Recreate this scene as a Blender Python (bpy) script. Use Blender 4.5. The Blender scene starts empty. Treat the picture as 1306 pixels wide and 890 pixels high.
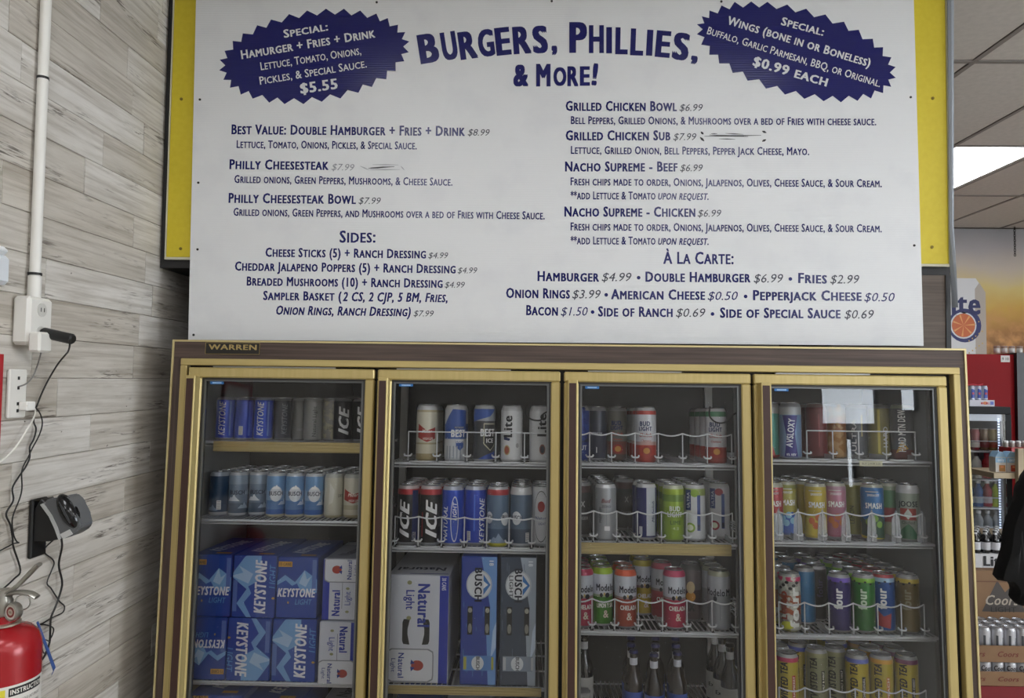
import bpy, bmesh, math, random
from mathutils import Matrix, Vector
random.seed(11)
SC = bpy.context.scene
COL = SC.collection
rad = math.radians

# ------------------------------------------------------------------ camera
F, CX, CY = 930.0, 653.0, 445.0
CAM = Vector((0.0, -2.36, 1.65))
_Y = Vector((671 - CX, -(485.5 - CY), F)).normalized()
_X = Vector((1.0, -0.0115, 0.0)); _X.z = -(_X.x * _Y.x + _X.y * _Y.y) / _Y.z; _X.normalize()
_Z = _X.cross(_Y)
if _Z.y < 0: _Z = -_Z
RIGHT = Vector((_X.x, _Y.x, _Z.x)); UP = Vector((_X.y, _Y.y, _Z.y)); FWD = Vector((_X.z, _Y.z, _Z.z))
cd = bpy.data.cameras.new('camera'); cam = bpy.data.objects.new('camera', cd); COL.objects.link(cam)
cd.sensor_width = 36.0; cd.lens = F / 1306.0 * 36.0; cd.clip_start = 0.05
m = Matrix.Identity(4)
for i in range(3):
    m[i][0] = RIGHT[i]; m[i][1] = UP[i]; m[i][2] = -FWD[i]; m[i][3] = CAM[i]
cam.matrix_world = m
SC.camera = cam

# ------------------------------------------------------------------ world and exposure
w = bpy.data.worlds.new('sky'); SC.world = w; w.use_nodes = True
w.node_tree.nodes['Background'].inputs[0].default_value = (0.86, 0.93, 1.0, 1)
w.node_tree.nodes['Background'].inputs[1].default_value = 14.0
SC.view_settings.view_transform = 'Standard'; SC.view_settings.look = 'None'
SC.view_settings.gamma = 1.0; SC.view_settings.use_curve_mapping = False
SC.view_settings.exposure = -0.42
LAMP = 13.0           # radiance of the ceiling troffers

def ray(px, py): return RIGHT * ((px - CX) / F) + UP * (-(py - CY) / F) + FWD
def AY(px, py, Y): r = ray(px, py); return CAM + r * ((Y - CAM.y) / r.y)
def AX(px, py, X): r = ray(px, py); return CAM + r * ((X - CAM.x) / r.x)

# the cooler leans back a little: its own frame
ZT = 1.77
TC = Matrix.Translation((0, 0, ZT)) @ Matrix.Rotation(rad(-2.7), 4, 'X') @ Matrix.Translation((0, 0, -ZT))
TCI = TC.inverted()
def LC(px, py, w):     # point of the picture at depth w behind the cooler's front, in the cooler's frame
    o = TCI @ CAM; d = (TCI.to_3x3() @ ray(px, py)); return o + d * ((w - o.y) / d.y)

# ------------------------------------------------------------------ materials
def lin(h):
    if not isinstance(h, str): return tuple(h) + (1,)
    v = [int(h[i:i + 2], 16) / 255 for i in (0, 2, 4)]
    return tuple(((c + .055) / 1.055) ** 2.4 if c > .04045 else c / 12.92 for c in v) + (1,)
MATS = {}
def mat(c, rough=.5, metal=0.0, name=None, noise=0, nscale=20, emit=0, spec=.5, bump=0):
    k = (c if isinstance(c, str) else tuple(c), rough, metal, name, noise, nscale, emit, spec, bump)
    if k in MATS: return MATS[k]
    mt = bpy.data.materials.new(name or 'paint'); mt.use_nodes = True; nt = mt.node_tree
    b = nt.nodes['Principled BSDF']
    b.inputs['Base Color'].default_value = lin(c); b.inputs['Roughness'].default_value = rough
    b.inputs['Metallic'].default_value = metal; b.inputs['Specular IOR Level'].default_value = spec
    if noise or bump:
        tc = nt.nodes.new('ShaderNodeTexCoord'); n = nt.nodes.new('ShaderNodeTexNoise')
        n.inputs['Scale'].default_value = nscale; n.inputs['Detail'].default_value = 5
        nt.links.new(tc.outputs['Object'], n.inputs['Vector'])
        if noise:
            mx = nt.nodes.new('ShaderNodeMix'); mx.data_type = 'RGBA'; mx.blend_type = 'MULTIPLY'
            mx.inputs[0].default_value = 1.0
            r = nt.nodes.new('ShaderNodeMapRange'); r.inputs[1].default_value = .3; r.inputs[2].default_value = .7
            r.inputs[3].default_value = 1 - noise; r.inputs[4].default_value = 1.0
            nt.links.new(n.outputs[0], r.inputs[0]); mx.inputs[6].default_value = lin(c)
            nt.links.new(r.outputs[0], mx.inputs[7]); nt.links.new(mx.outputs[2], b.inputs['Base Color'])
        if bump:
            bp = nt.nodes.new('ShaderNodeBump'); bp.inputs['Strength'].default_value = bump
            bp.inputs['Distance'].default_value = .002
            nt.links.new(n.outputs[0], bp.inputs['Height']); nt.links.new(bp.outputs[0], b.inputs['Normal'])
    if emit:
        b.inputs['Emission Color'].default_value = lin(c); b.inputs['Emission Strength'].default_value = emit
    MATS[k] = mt; return mt

def grain_mat(name, ca, cb, axis=0, rough=.45, sx=1.5, sy=60, metal=0):
    mt = bpy.data.materials.new(name); mt.use_nodes = True; nt = mt.node_tree; b = nt.nodes['Principled BSDF']
    tc = nt.nodes.new('ShaderNodeTexCoord'); mp = nt.nodes.new('ShaderNodeMapping')
    s = [sy, sy, sy]; s[axis] = sx; mp.inputs['Scale'].default_value = s
    n = nt.nodes.new('ShaderNodeTexNoise'); n.inputs['Scale'].default_value = 1; n.inputs['Detail'].default_value = 6
    r = nt.nodes.new('ShaderNodeValToRGB'); r.color_ramp.elements[0].position = .35; r.color_ramp.elements[1].position = .68
    r.color_ramp.elements[0].color = lin(ca); r.color_ramp.elements[1].color = lin(cb)
    nt.links.new(tc.outputs['Object'], mp.inputs[0]); nt.links.new(mp.outputs[0], n.inputs['Vector'])
    nt.links.new(n.outputs[0], r.inputs[0]); nt.links.new(r.outputs[0], b.inputs['Base Color'])
    b.inputs['Roughness'].default_value = rough; b.inputs['Metallic'].default_value = metal
    return mt

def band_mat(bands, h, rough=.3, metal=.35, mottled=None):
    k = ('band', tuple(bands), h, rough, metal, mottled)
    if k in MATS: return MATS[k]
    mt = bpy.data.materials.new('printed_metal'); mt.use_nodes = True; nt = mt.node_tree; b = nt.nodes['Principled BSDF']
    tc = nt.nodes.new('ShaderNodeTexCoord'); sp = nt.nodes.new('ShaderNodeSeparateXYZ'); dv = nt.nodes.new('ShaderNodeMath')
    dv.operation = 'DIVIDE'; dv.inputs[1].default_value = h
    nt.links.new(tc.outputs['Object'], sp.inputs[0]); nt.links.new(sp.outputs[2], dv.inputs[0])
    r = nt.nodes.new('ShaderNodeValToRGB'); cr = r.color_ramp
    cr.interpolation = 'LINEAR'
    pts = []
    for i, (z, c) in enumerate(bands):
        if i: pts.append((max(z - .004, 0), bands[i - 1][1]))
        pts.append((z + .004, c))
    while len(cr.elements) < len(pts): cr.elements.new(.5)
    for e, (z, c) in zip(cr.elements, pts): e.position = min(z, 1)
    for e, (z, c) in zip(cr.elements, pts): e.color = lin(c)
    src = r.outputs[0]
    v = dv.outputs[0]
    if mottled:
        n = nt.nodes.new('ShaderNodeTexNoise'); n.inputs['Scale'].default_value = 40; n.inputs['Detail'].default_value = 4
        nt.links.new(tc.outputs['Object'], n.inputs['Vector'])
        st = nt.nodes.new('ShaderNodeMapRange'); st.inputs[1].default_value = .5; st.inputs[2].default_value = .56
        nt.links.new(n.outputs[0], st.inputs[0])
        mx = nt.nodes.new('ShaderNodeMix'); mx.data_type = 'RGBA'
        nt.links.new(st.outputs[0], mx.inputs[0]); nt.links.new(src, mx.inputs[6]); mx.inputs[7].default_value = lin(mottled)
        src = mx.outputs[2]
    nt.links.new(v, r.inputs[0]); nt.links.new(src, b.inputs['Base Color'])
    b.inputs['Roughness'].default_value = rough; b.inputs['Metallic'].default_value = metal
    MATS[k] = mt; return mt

def glass_mat(name='glass', tint=(1, 1, 1), ior=1.5, haze=0.0):
    mt = bpy.data.materials.new(name); mt.use_nodes = True; nt = mt.node_tree
    for n in list(nt.nodes):
        if n.type != 'OUTPUT_MATERIAL': nt.nodes.remove(n)
    out = [n for n in nt.nodes if n.type == 'OUTPUT_MATERIAL'][0]
    t = nt.nodes.new('ShaderNodeBsdfTransparent'); t.inputs[0].default_value = tuple(tint) + (1,)
    g = nt.nodes.new('ShaderNodeBsdfGlossy'); g.inputs['Roughness'].default_value = 0.01
    f = nt.nodes.new('ShaderNodeFresnel'); f.inputs[0].default_value = ior
    mx = nt.nodes.new('ShaderNodeMixShader')
    nt.links.new(f.outputs[0], mx.inputs[0]); nt.links.new(t.outputs[0], mx.inputs[1]); nt.links.new(g.outputs[0], mx.inputs[2])
    last = mx.outputs[0]
    if haze:       # smears and dust film on the pane
        tc = nt.nodes.new('ShaderNodeTexCoord'); n = nt.nodes.new('ShaderNodeTexNoise'); n.inputs['Scale'].default_value = 5
        n.inputs['Detail'].default_value = 4; n.inputs['Distortion'].default_value = 1.5
        nt.links.new(tc.outputs['Object'], n.inputs['Vector'])
        r = nt.nodes.new('ShaderNodeMapRange'); r.inputs[1].default_value = .4; r.inputs[2].default_value = .75
        r.inputs[3].default_value = haze * .35; r.inputs[4].default_value = haze
        nt.links.new(n.outputs[0], r.inputs[0])
        d = nt.nodes.new('ShaderNodeBsdfDiffuse'); d.inputs[0].default_value = (.75, .77, .8, 1)
        m2 = nt.nodes.new('ShaderNodeMixShader'); nt.links.new(r.outputs[0], m2.inputs[0])
        nt.links.new(last, m2.inputs[1]); nt.links.new(d.outputs[0], m2.inputs[2]); last = m2.outputs[0]
    nt.links.new(last, out.inputs[0]); return mt

def plastic_mat():
    mt = bpy.data.materials.new('clear_plastic'); mt.use_nodes = True; nt = mt.node_tree
    out = nt.nodes['Material Output']; b = nt.nodes['Principled BSDF']
    b.inputs['Base Color'].default_value = (.75, .77, .8, 1); b.inputs['Roughness'].default_value = .2
    t = nt.nodes.new('ShaderNodeBsdfTransparent'); mx = nt.nodes.new('ShaderNodeMixShader'); mx.inputs[0].default_value = .42
    nt.links.new(t.outputs[0], mx.inputs[1]); nt.links.new(b.outputs[0], mx.inputs[2]); nt.links.new(mx.outputs[0], out.inputs[0])
    return mt

# ------------------------------------------------------------------ mesh helpers
def box(bm, x0, x1, y0, y1, z0, z1, bev=0.0, M=None):
    r = bmesh.ops.create_cube(bm, size=1.0)
    vs = r['verts']
    for v in vs:
        v.co = Vector(((x0 + x1) / 2 + v.co.x * (x1 - x0), (y0 + y1) / 2 + v.co.y * (y1 - y0), (z0 + z1) / 2 + v.co.z * (z1 - z0)))
    if bev:
        es = list({e for v in vs for e in v.link_edges})
        r2 = bmesh.ops.bevel(bm, geom=es, offset=bev, segments=1, affect='EDGES', profile=.5)
        vs = list({v for f in r2['faces'] for v in f.verts} | set(v for v in vs if v.is_valid))
    if M is not None:
        for v in vs: v.co = M @ v.co
    return vs
def tube(bm, pts, r, n=6, closed=False):
    pts = [Vector(p) for p in pts]; rings = []; N = len(pts)
    rr = r if isinstance(r, (list, tuple)) else [r] * N
    up = None
    for i, p in enumerate(pts):
        if closed: t = pts[(i + 1) % N] - pts[i - 1]
        else: t = pts[min(i + 1, N - 1)] - pts[max(i - 1, 0)]
        t.normalize()
        if up is None: up = Vector((0, 0, 1)) if abs(t.z) < .9 else Vector((1, 0, 0))
        a = t.cross(up)
        if a.length < 1e-4: a = t.orthogonal()
        a.normalize(); b = a.cross(t); up = b
        rings.append([bm.verts.new(p + (a * math.cos(2 * math.pi * k / n) + b * math.sin(2 * math.pi * k / n)) * rr[i]) for k in range(n)])
    R = range(N) if closed else range(N - 1)
    for i in R:
        A, B = rings[i], rings[(i + 1) % N]
        for k in range(n): bm.faces.new((A[k], A[(k + 1) % n], B[(k + 1) % n], B[k]))
    if not closed:
        bm.faces.new(rings[0][::-1]); bm.faces.new(rings[-1])
def smooth(pts, n=6):
    P = [Vector(p) for p in pts]; out = []
    for i in range(len(P) - 1):
        p0 = P[max(i - 1, 0)]; p1 = P[i]; p2 = P[i + 1]; p3 = P[min(i + 2, len(P) - 1)]
        for k in range(n):
            t = k / n
            out.append(.5 * ((2 * p1) + (-p0 + p2) * t + (2 * p0 - 5 * p1 + 4 * p2 - p3) * t * t + (-p0 + 3 * p1 - 3 * p2 + p3) * t ** 3))
    out.append(P[-1]); return out
def lathe(bm, prof, n=24, M=None, cap=True):
    rings = []
    for r, z in prof:
        rings.append([bm.verts.new((r * math.cos(2 * math.pi * k / n), r * math.sin(2 * math.pi * k / n), z)) for k in range(n)])
    for A, B in zip(rings, rings[1:]):
        for k in range(n): bm.faces.new((A[k], A[(k + 1) % n], B[(k + 1) % n], B[k]))
    if cap: bm.faces.new(rings[0][::-1]); bm.faces.new(rings[-1])
    if M is not None:
        for R in rings:
            for v in R: v.co = M @ v.co
def prism(bm, poly, y0, y1, M=None):      # poly in x,z, extruded along y
    a = [bm.verts.new((x, y0, z)) for x, z in poly]; b = [bm.verts.new((x, y1, z)) for x, z in poly]
    n = len(poly)
    bm.faces.new(a); bm.faces.new(b[::-1])
    for i in range(n): bm.faces.new((a[i], b[i], b[(i + 1) % n], a[(i + 1) % n]))
    if M is not None:
        for v in a + b: v.co = M @ v.co
def mesh(name, bm, m, sm=False, recalc=True):
    if recalc: bmesh.ops.recalc_face_normals(bm, faces=bm.faces)
    me = bpy.data.meshes.new(name); bm.to_mesh(me); bm.free()
    for x in (m if isinstance(m, (list, tuple)) else [m]): me.materials.append(x)
    if sm:
        me.polygons.foreach_set('use_smooth', [True] * len(me.polygons))
        try: me.set_sharp_from_angle(angle=rad(40))
        except Exception: pass
    return me
def link(name, me, parent=None):
    o = bpy.data.objects.new(name, me); COL.objects.link(o)
    if parent: o.parent = parent
    return o
def obj(name, bm, m, parent=None, sm=False): return link(name, mesh(name, bm, m, sm), parent)
def B(name, m, parent, *dims, bev=0.0, M=None):
    bm = bmesh.new(); box(bm, *dims, bev=bev, M=M); return obj(name, bm, m, parent)
def tag(o, label, cat, group=None, kind=None):
    if label: o['label'] = label
    if cat: o['category'] = cat
    if group: o['group'] = group
    if kind: o['kind'] = kind
    return o
def thing(name, label, cat, M=None, group=None):
    o = bpy.data.objects.new(name, None); COL.objects.link(o); o.empty_display_size = .05
    if M is not None: o.matrix_world = M
    return tag(o, label, cat, group)
def struct(o): o['kind'] = 'structure'; return o

# ------------------------------------------------------------------ lettering and flat print
GL = {}
def glyphs(s, bold=0.0, shear=0.0, caps=False, res=2, sc=.82):
    k = (s, bold, shear, caps, res)
    if k in GL: return GL[k]
    cu = bpy.data.curves.new('t', 'FONT'); cu.body = s; cu.size = 1; cu.shear = shear; cu.space_character = 1.0 + min(bold, .05) * 3.2
    cu.resolution_u = res; cu.fill_mode = 'BOTH'
    if caps:
        cu.small_caps_scale = sc
        for bf in cu.body_format: bf.use_small_caps = True
    o = bpy.data.objects.new('t', cu); me = bpy.data.meshes.new_from_object(o)
    vs = [(v.co.x, v.co.y, 0) for v in me.vertices]; fs = [tuple(p.vertices) for p in me.polygons]
    bpy.data.objects.remove(o); bpy.data.meshes.remove(me); bpy.data.curves.remove(cu)
    if bold > .006:
        V0, F0 = vs, fs; vs = []; fs = []
        for dx, dy in ((-bold, -bold * .4), (bold, -bold * .4), (bold, bold * .4), (-bold, bold * .4)) + (((0, -bold * .4), (0, bold * .4)) if bold > .03 else ()):
            n0 = len(vs); vs += [(x + dx, y + dy, n0 // len(V0)) for x, y, _ in V0]; fs += [tuple(i + n0 for i in f) for f in F0]
    GL[k] = (vs, fs); return GL[k]
def capfit(vs):
    xs = [v[0] for v in vs]; return min(xs), max(xs)

class Art:
    """flat print: polygons and text in u,v metres, one mesh per colour"""
    def __init__(s): s.L = []      # (kind, colour, verts, faces, layer)
    def poly(s, c, pts, layer=1, kind='print'):
        s.L.append((kind, c, list(pts), [tuple(range(len(pts)))], layer)); return s
    def rect(s, c, u, v, w, h, layer=1, kind='print'):
        return s.poly(c, [(u - w / 2, v - h / 2), (u + w / 2, v - h / 2), (u + w / 2, v + h / 2), (u - w / 2, v + h / 2)], layer, kind)
    def oval(s, c, u, v, a, b, layer=1, n=24, kind='emblem'):
        return s.poly(c, [(u + a * math.cos(2 * math.pi * k / n), v + b * math.sin(2 * math.pi * k / n)) for k in range(n)], layer, kind)
    def text(s, c, t, u, v, w, h, rot=0, bold=0.02, shear=0, caps=False, layer=2, res=2, kind='lettering'):
        vs, fs = glyphs(t, bold, shear, caps, res)
        x0, x1 = capfit(vs); sx = w / (x1 - x0); sy = h / .70
        ca, sa = math.cos(rad(rot)), math.sin(rad(rot)); out = []
        for x, y, lc_ in vs:
            X = (x - (x0 + x1) / 2) * sx; Y = (y - .35) * sy
            out.append((u + X * ca - Y * sa, v + X * sa + Y * ca, lc_ * .2))
        s.L.append((kind, c, out, fs, layer)); return s
    def rotated(s, deg):
        ca, sa = math.cos(rad(deg)), math.sin(rad(deg)); a = Art()
        for k, c, vs, fs, l in s.L: a.L.append((k, c, [(q[0] * ca - q[1] * sa, q[0] * sa + q[1] * ca) + tuple(q[2:]) for q in vs], fs, l))
        return a
    def meshes(s, fn, step=None, clip=None, rough=.45, metal=0):
        groups = {}
        for k, c, vs, fs, l in s.L: groups.setdefault((k, c), []).append((vs, fs, l))
        out = []
        for (k, c), items in groups.items():
            bm = bmesh.new()
            for vs, fs, l in items:
                V = [bm.verts.new((q[0], q[1], l + (q[2] if len(q) > 2 else 0))) for q in vs]
                for f in fs:
                    try: bm.faces.new([V[i] for i in f])
                    except ValueError: pass
            def cut(co, no, clear=False):
                bmesh.ops.bisect_plane(bm, geom=bm.verts[:] + bm.edges[:] + bm.faces[:], plane_co=co, plane_no=no, clear_outer=clear)
            if clip:
                cut((clip[0], 0, 0), (1, 0, 0), True); cut((-clip[0], 0, 0), (-1, 0, 0), True)
                cut((0, clip[1], 0), (0, 1, 0), True); cut((0, -clip[1], 0), (0, -1, 0), True)
            if not bm.verts: bm.free(); continue
            if step:
                xs = [v.co.x for v in bm.verts]; a = math.floor(min(xs) / step) + 1; b_ = math.ceil(max(xs) / step)
                for i in range(a, b_): cut((i * step, 0, 0), (1, 0, 0))
            for v in bm.verts: v.co = fn(v.co.x, v.co.y, v.co.z)
            out.append((k, mesh(k, bm, mat(c, rough, metal), recalc=False)))
        return out

def flat(M, eps=.0005): return lambda u, v, l: M @ Vector((u, -eps * l, v))

# ================================================================== ROOM
XL = -1.26; YB = 4.36; YF = -6.0; XR = 6.2; ZC = 3.1
wallp = mat('c9c5be', .8, name='wall_paint', noise=.06, nscale=3)
struct(B('floor', mat('a8a298', .45, name='vinyl_floor', noise=.15, nscale=4), None, XL - .1, XR + .1, YF - .1, YB + .1, -.1, 0))
wl = struct(B('wall_left', mat('8a857e', .8), None, XL - .12, XL - .012, YF, YB, 0, ZC + .2))
struct(B('wall_back', wallp, None, XL - .12, XR + .12, YB, YB + .12, 0, ZC + .2))
bm = bmesh.new(); RW = (-3.1, -.4, .8, 2.7)
for a in ((YF, RW[0], 0, ZC + .2), (RW[1], YB, 0, ZC + .2), (RW[0], RW[1], 0, RW[2]), (RW[0], RW[1], RW[3], ZC + .2)): box(bm, XR, XR + .12, *a)
struct(obj('wall_right', bm, wallp))
struct(B('wall_rear', mat('6a6660', .8), None, XL, 1.36, .86, .98, 0, ZC))
# storefront wall behind the camera, with window openings to the daylight
WIN = [(3.36, 4.0, 1.76, 2.75), (4.26, 4.46, 1.92, 2.75), (3.62, 3.72, 1.05, 1.62), (5.0, 5.7, 1.0, 2.7)]
bm = bmesh.new()
xs = sorted({XL - .12, XR + .12} | {a for q in WIN for a in q[:2]}); zs = sorted({0, ZC + .2} | {a for q in WIN for a in q[2:]})
for x0, x1 in zip(xs, xs[1:]):
    for z0, z1 in zip(zs, zs[1:]):
        mx, mz = (x0 + x1) / 2, (z0 + z1) / 2
        if any(q[0] < mx < q[1] and q[2] < mz < q[3] for q in WIN): continue
        box(bm, x0, x1, YF - .12, YF, z0, z1)
bmesh.ops.remove_doubles(bm, verts=bm.verts, dist=1e-5)
struct(obj('wall_front', bm, wallp))
GLASS = glass_mat('window_glass')
for i, q in enumerate(WIN):
    bm = bmesh.new()
    for a in ((q[0], q[0] + .02, q[2], q[3]), (q[1] - .02, q[1], q[2], q[3]), (q[0] + .02, q[1] - .02, q[2], q[2] + .02), (q[0] + .02, q[1] - .02, q[3] - .02, q[3])):
        box(bm, a[0], a[1], YF - .09, YF - .04, a[2], a[3])
    wn = struct(obj('window_%d' % (i + 1), bm, mat('3a3a3a', .4)))
    B('pane', GLASS, wn, q[0] + .02, q[1] - .02, YF - .07, YF - .064, q[2] + .02, q[3] - .02)

# ---- whitewashed planks of the left wall
def plank_material():
    mt = bpy.data.materials.new('whitewashed_plank'); mt.use_nodes = True; nt = mt.node_tree; b = nt.nodes['Principled BSDF']
    N = nt.nodes.new; Lk = nt.links.new
    geo = N('ShaderNodeNewGeometry'); oi = N('ShaderNodeObjectInfo')
    vm = N('ShaderNodeVectorMath'); vm.operation = 'SCALE'; vm.inputs[0].default_value = (3.1, 41.0, 17.0); Lk(oi.outputs['Random'], vm.inputs['Scale'])
    ad = N('ShaderNodeVectorMath'); Lk(geo.outputs['Position'], ad.inputs[0]); Lk(vm.outputs[0], ad.inputs[1])
    def noise(scale, sc, det=6, dist=0.0):
        mp = N('ShaderNodeMapping'); mp.inputs['Scale'].default_value = scale; Lk(ad.outputs[0], mp.inputs[0])
        n = N('ShaderNodeTexNoise'); n.inputs['Scale'].default_value = sc; n.inputs['Detail'].default_value = det
        n.inputs['Roughness'].default_value = .62; n.inputs['Distortion'].default_value = dist
        Lk(mp.outputs[0], n.inputs['Vector']); return n.outputs[0]
    def ramp(src, p0, p1, c0, c1):
        r = N('ShaderNodeValToRGB'); r.color_ramp.elements[0].position = p0; r.color_ramp.elements[1].position = p1
        r.color_ramp.elements[0].color = lin(c0); r.color_ramp.elements[1].color = lin(c1); Lk(src, r.inputs[0]); return r.outputs[0]
    def mix(f, a, c, mode='MIX'):
        x = N('ShaderNodeMix'); x.data_type = 'RGBA'; x.blend_type = mode
        if isinstance(f, float): x.inputs[0].default_value = f
        else: Lk(f, x.inputs[0])
        Lk(a, x.inputs[6]); Lk(c, x.inputs[7]) if not isinstance(c, tuple) else setattr(x.inputs[7], 'default_value', c); return x.outputs[2]
    base = ramp(noise((1, 1.2, 7), 2.2, 4), .38, .62, 'cbc7c0', 'dedbd6')
    streak = ramp(noise((1, 1.6, 44), 1.6, 7, .3), .36, .56, 'c2bbb2', 'ffffff')
    c = mix(.6, base, streak, 'MULTIPLY')
    # worn dark grain in patches
    patch = ramp(noise((1, 1.8, 9), 1.7, 3), .545, .66, '000000', 'ffffff')
    fine = ramp(noise((1, 7, 90), 1.4, 8, 1.2), .50, .60, '000000', 'ffffff')
    mm = mix(1.0, patch, fine, 'MULTIPLY')
    c = mix(mm, c, lin('6b645d'))
    # specks
    sp = ramp(noise((1, 14, 22), 2.6, 3), .735, .76, '000000', 'ffffff'); c = mix(sp, c, lin('57504a'))
    # whole-plank tone
    tone = ramp(oi.outputs['Random'], 0, 1, 'd8d2c8', 'ffffff'); c = mix(.8, c, tone, 'MULTIPLY')
    Lk(c, b.inputs['Base Color']); b.inputs['Roughness'].default_value = .6
    bp = N('ShaderNodeBump'); bp.inputs['Strength'].default_value = .25; bp.inputs['Distance'].default_value = .001
    Lk(fine, bp.inputs['Height']); Lk(bp.outputs[0], b.inputs['Normal']); return mt
PM = plank_material()
bm = bmesh.new(); box(bm, -.012, 0, -.5, .5, 0, .0985)
for v in bm.verts: pass
es = [e for e in bm.edges if all(v.co.x > -.001 for v in e.verts)]
bmesh.ops.bevel(bm, geom=es, offset=.0014, segments=1, affect='EDGES')
plank_me = mesh('plank', bm, PM)
SEAM = {}   # joints read off the photograph: row -> list of Y
for (y, z) in [(-.39, 2.664), (-.211, 2.466), (-.352, 2.295), (-.18, 2.054), (-.363, 1.474), (-.155, 1.672), (-.039, 1.386), (-.181, 1.273), (-.413, 1.104), (-.232, .897), (-.055, 1.862), (-.735, 2.129)]:
    SEAM.setdefault(math.floor((z - .050) / .0995), []).append(1.05 * y + .118)
for k in range(0, 30):
    z = -.030 + .1045 * k
    js = [-2.45, .85]
    seeds = sorted(SEAM.get(k, []))
    if not seeds: seeds = [-.2 - .5 * random.random()]
    js += seeds
    y = max(seeds)
    while y < .55: y += .42 + .25 * random.random(); js.append(min(y, .85))
    y = min(seeds)
    while y > -2.1: y -= .42 + .3 * random.random(); js.append(max(y, -2.45))
    js = sorted(set(js))
    js = [js[0]] + [b for a, b in zip(js, js[1:]) if b - a > .08]
    js[-1] = .85
    for a, b in zip(js, js[1:]):
        o = link('plank', plank_me, wl); o.location = (XL + random.uniform(-.0012, .0006), (a + b) / 2, z); o.scale = (1, (b - a) - .001, 1)
        o.scale.z = 1.05
        if k == 0: o.scale.z = .74; o.location.z = 0

# ---- suspended ceiling, 2 x 4 grid
ceil_ = struct(B('ceiling', mat('77716b', .9), None, XL - .12, XR + .12, YF - .12, YB + .12, ZC + .12, ZC + .2))
GX = [1.985 + .586 * k for k in range(-6, 9)]; GY = [.88 + 1.16 * k for k in range(-6, 5)]
tile_m = mat('d6cec6', .9, name='ceiling_tile', noise=.10, nscale=35, bump=.6)
bm = bmesh.new(); box(bm, -.279, .279, -.566, .566, 0, .015, bev=.004); tile_me = mesh('ceiling_tile', bm, tile_m)
LIGHTS = {(2.571, 2.04), (.813, -2.6), (-.945, -2.6), (2.571, -2.6), (4.329, 2.04), (4.329, -1.44), (.813, -4.92), (-.945, -4.92), (2.571, -4.92), (4.329, -4.92)}
lightset = []
gxs = [XL] + [x for x in GX if XL < x < XR] + [XR]; gys = [YF] + [y for y in GY if YF < y < YB] + [YB]
for x0, x1 in zip(gxs, gxs[1:]):
    for y0, y1 in zip(gys, gys[1:]):
        if any(abs(x0 - a) < .02 and abs(y0 - b) < .03 for a, b in LIGHTS): lightset.append((x0, x1, y0, y1)); continue
        if x1 <= 1.37 and y0 > .0 and y1 <= 1.0: continue
        o = link('ceiling_tile', tile_me, ceil_); o.location = ((x0 + x1) / 2, (y0 + y1) / 2, ZC)
        o.scale = ((x1 - x0 - .02) / .566, (y1 - y0 - .02) / 1.14, 1)
bm = bmesh.new()
for x in gxs: box(bm, x - .012, x + .012, YF, YB, ZC - .003, ZC + .002)
for y in gys: box(bm, XL, XR, y - .012, y + .012, ZC - .0045, ZC + .002)
o = obj('ceiling_grid', bm, mat('8c857f', .6), ceil_); o['kind'] = 'stuff'
diff_m = mat('fafcff', .5, name='light_diffuser', emit=LAMP)
where = {(2.571, 2.04): 'seen beyond the sign, upper right corner', (.813, -2.6): 'behind the viewer, right of middle', (-.945, -2.6): 'behind the viewer by the plank wall'}
for i, (x0, x1, y0, y1) in enumerate(lightset):
    wh = [v for k, v in where.items() if abs(k[0] - x0) < .02 and abs(k[1] - y0) < .03]
    lab = 'flat rectangular ceiling light panel ' + (wh[0] if wh else 'number %s grid bay over the shop floor' % ['one', 'two', 'three', 'four', 'five', 'six', 'seven', 'eight', 'nine', 'ten'][i])
    t = thing('ceiling_light', lab, 'light', Matrix.Translation(((x0 + x1) / 2, (y0 + y1) / 2, ZC)), 'ceiling light panels')
    hx, hy = (x1 - x0) / 2 - .012, (y1 - y0) / 2 - .012
    bm = bmesh.new()
    for a in ((-hx, -hx + .02, -hy, hy), (hx - .02, hx, -hy, hy), (-hx + .02, hx - .02, -hy, -hy + .02), (-hx + .02, hx - .02, hy - .02, hy)): box(bm, *a, .002, .06)
    box(bm, -hx, hx, -hy, hy, .06, .07); obj('frame', bm, mat('d8d6d2', .5), t)
    B('diffuser', diff_m, t, -hx + .02, hx - .02, -hy + .02, hy - .02, .004, .012)

# ================================================================== COOLER
GOLD = grain_mat('brushed_gold_trim', 'bba86e', 'c3b078', axis=2, rough=.38, sx=2, sy=90, metal=.35)
GOLDX = grain_mat('brushed_gold_trim', 'bba86e', 'c3b078', axis=0, rough=.38, sx=2, sy=90, metal=.35)
GEDGE = mat('cdbd8c', .35, .4, name='gold_edge')
WOODX = grain_mat('dark_woodgrain', '3a2c26', '5a4a42', axis=0, sx=3, sy=110, rough=.5)
WOODZ = grain_mat('dark_woodgrain', '3a2c26', '574740', axis=2, sx=3, sy=110, rough=.5)
BLACK = mat('141312', .5); LINER = mat('b4b8ba', .5, name='liner', noise=.12, nscale=6); DARKL = mat('232528', .5, name='back_liner', noise=.3, nscale=4)
HWOOD = mat('3d2620', .42, name='handle_insert'); SILV = mat('a9a9a7', .35, .7); WIRE = mat('dcdee0', .4, .1, name='coated_wire')
DGLASS = glass_mat('door_glass', (.975, .98, .985), 1.42, haze=.004)
cooler = thing('display_cooler', 'four-door woodgrain and gold glass display cooler under the menu board', 'cooler', TC)
XA, XB = -1.156, 1.405
ZB = .16; DEP = .74
PC = lambda n, m, *d, **k: B(n, m, cooler, *d, **k)
PC('side_panel', WOODZ, XA, XA + .02, .02, DEP, ZB, 1.765); PC('side_panel', WOODZ, XB - .02, XB, .02, DEP, ZB, 1.765)
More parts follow.
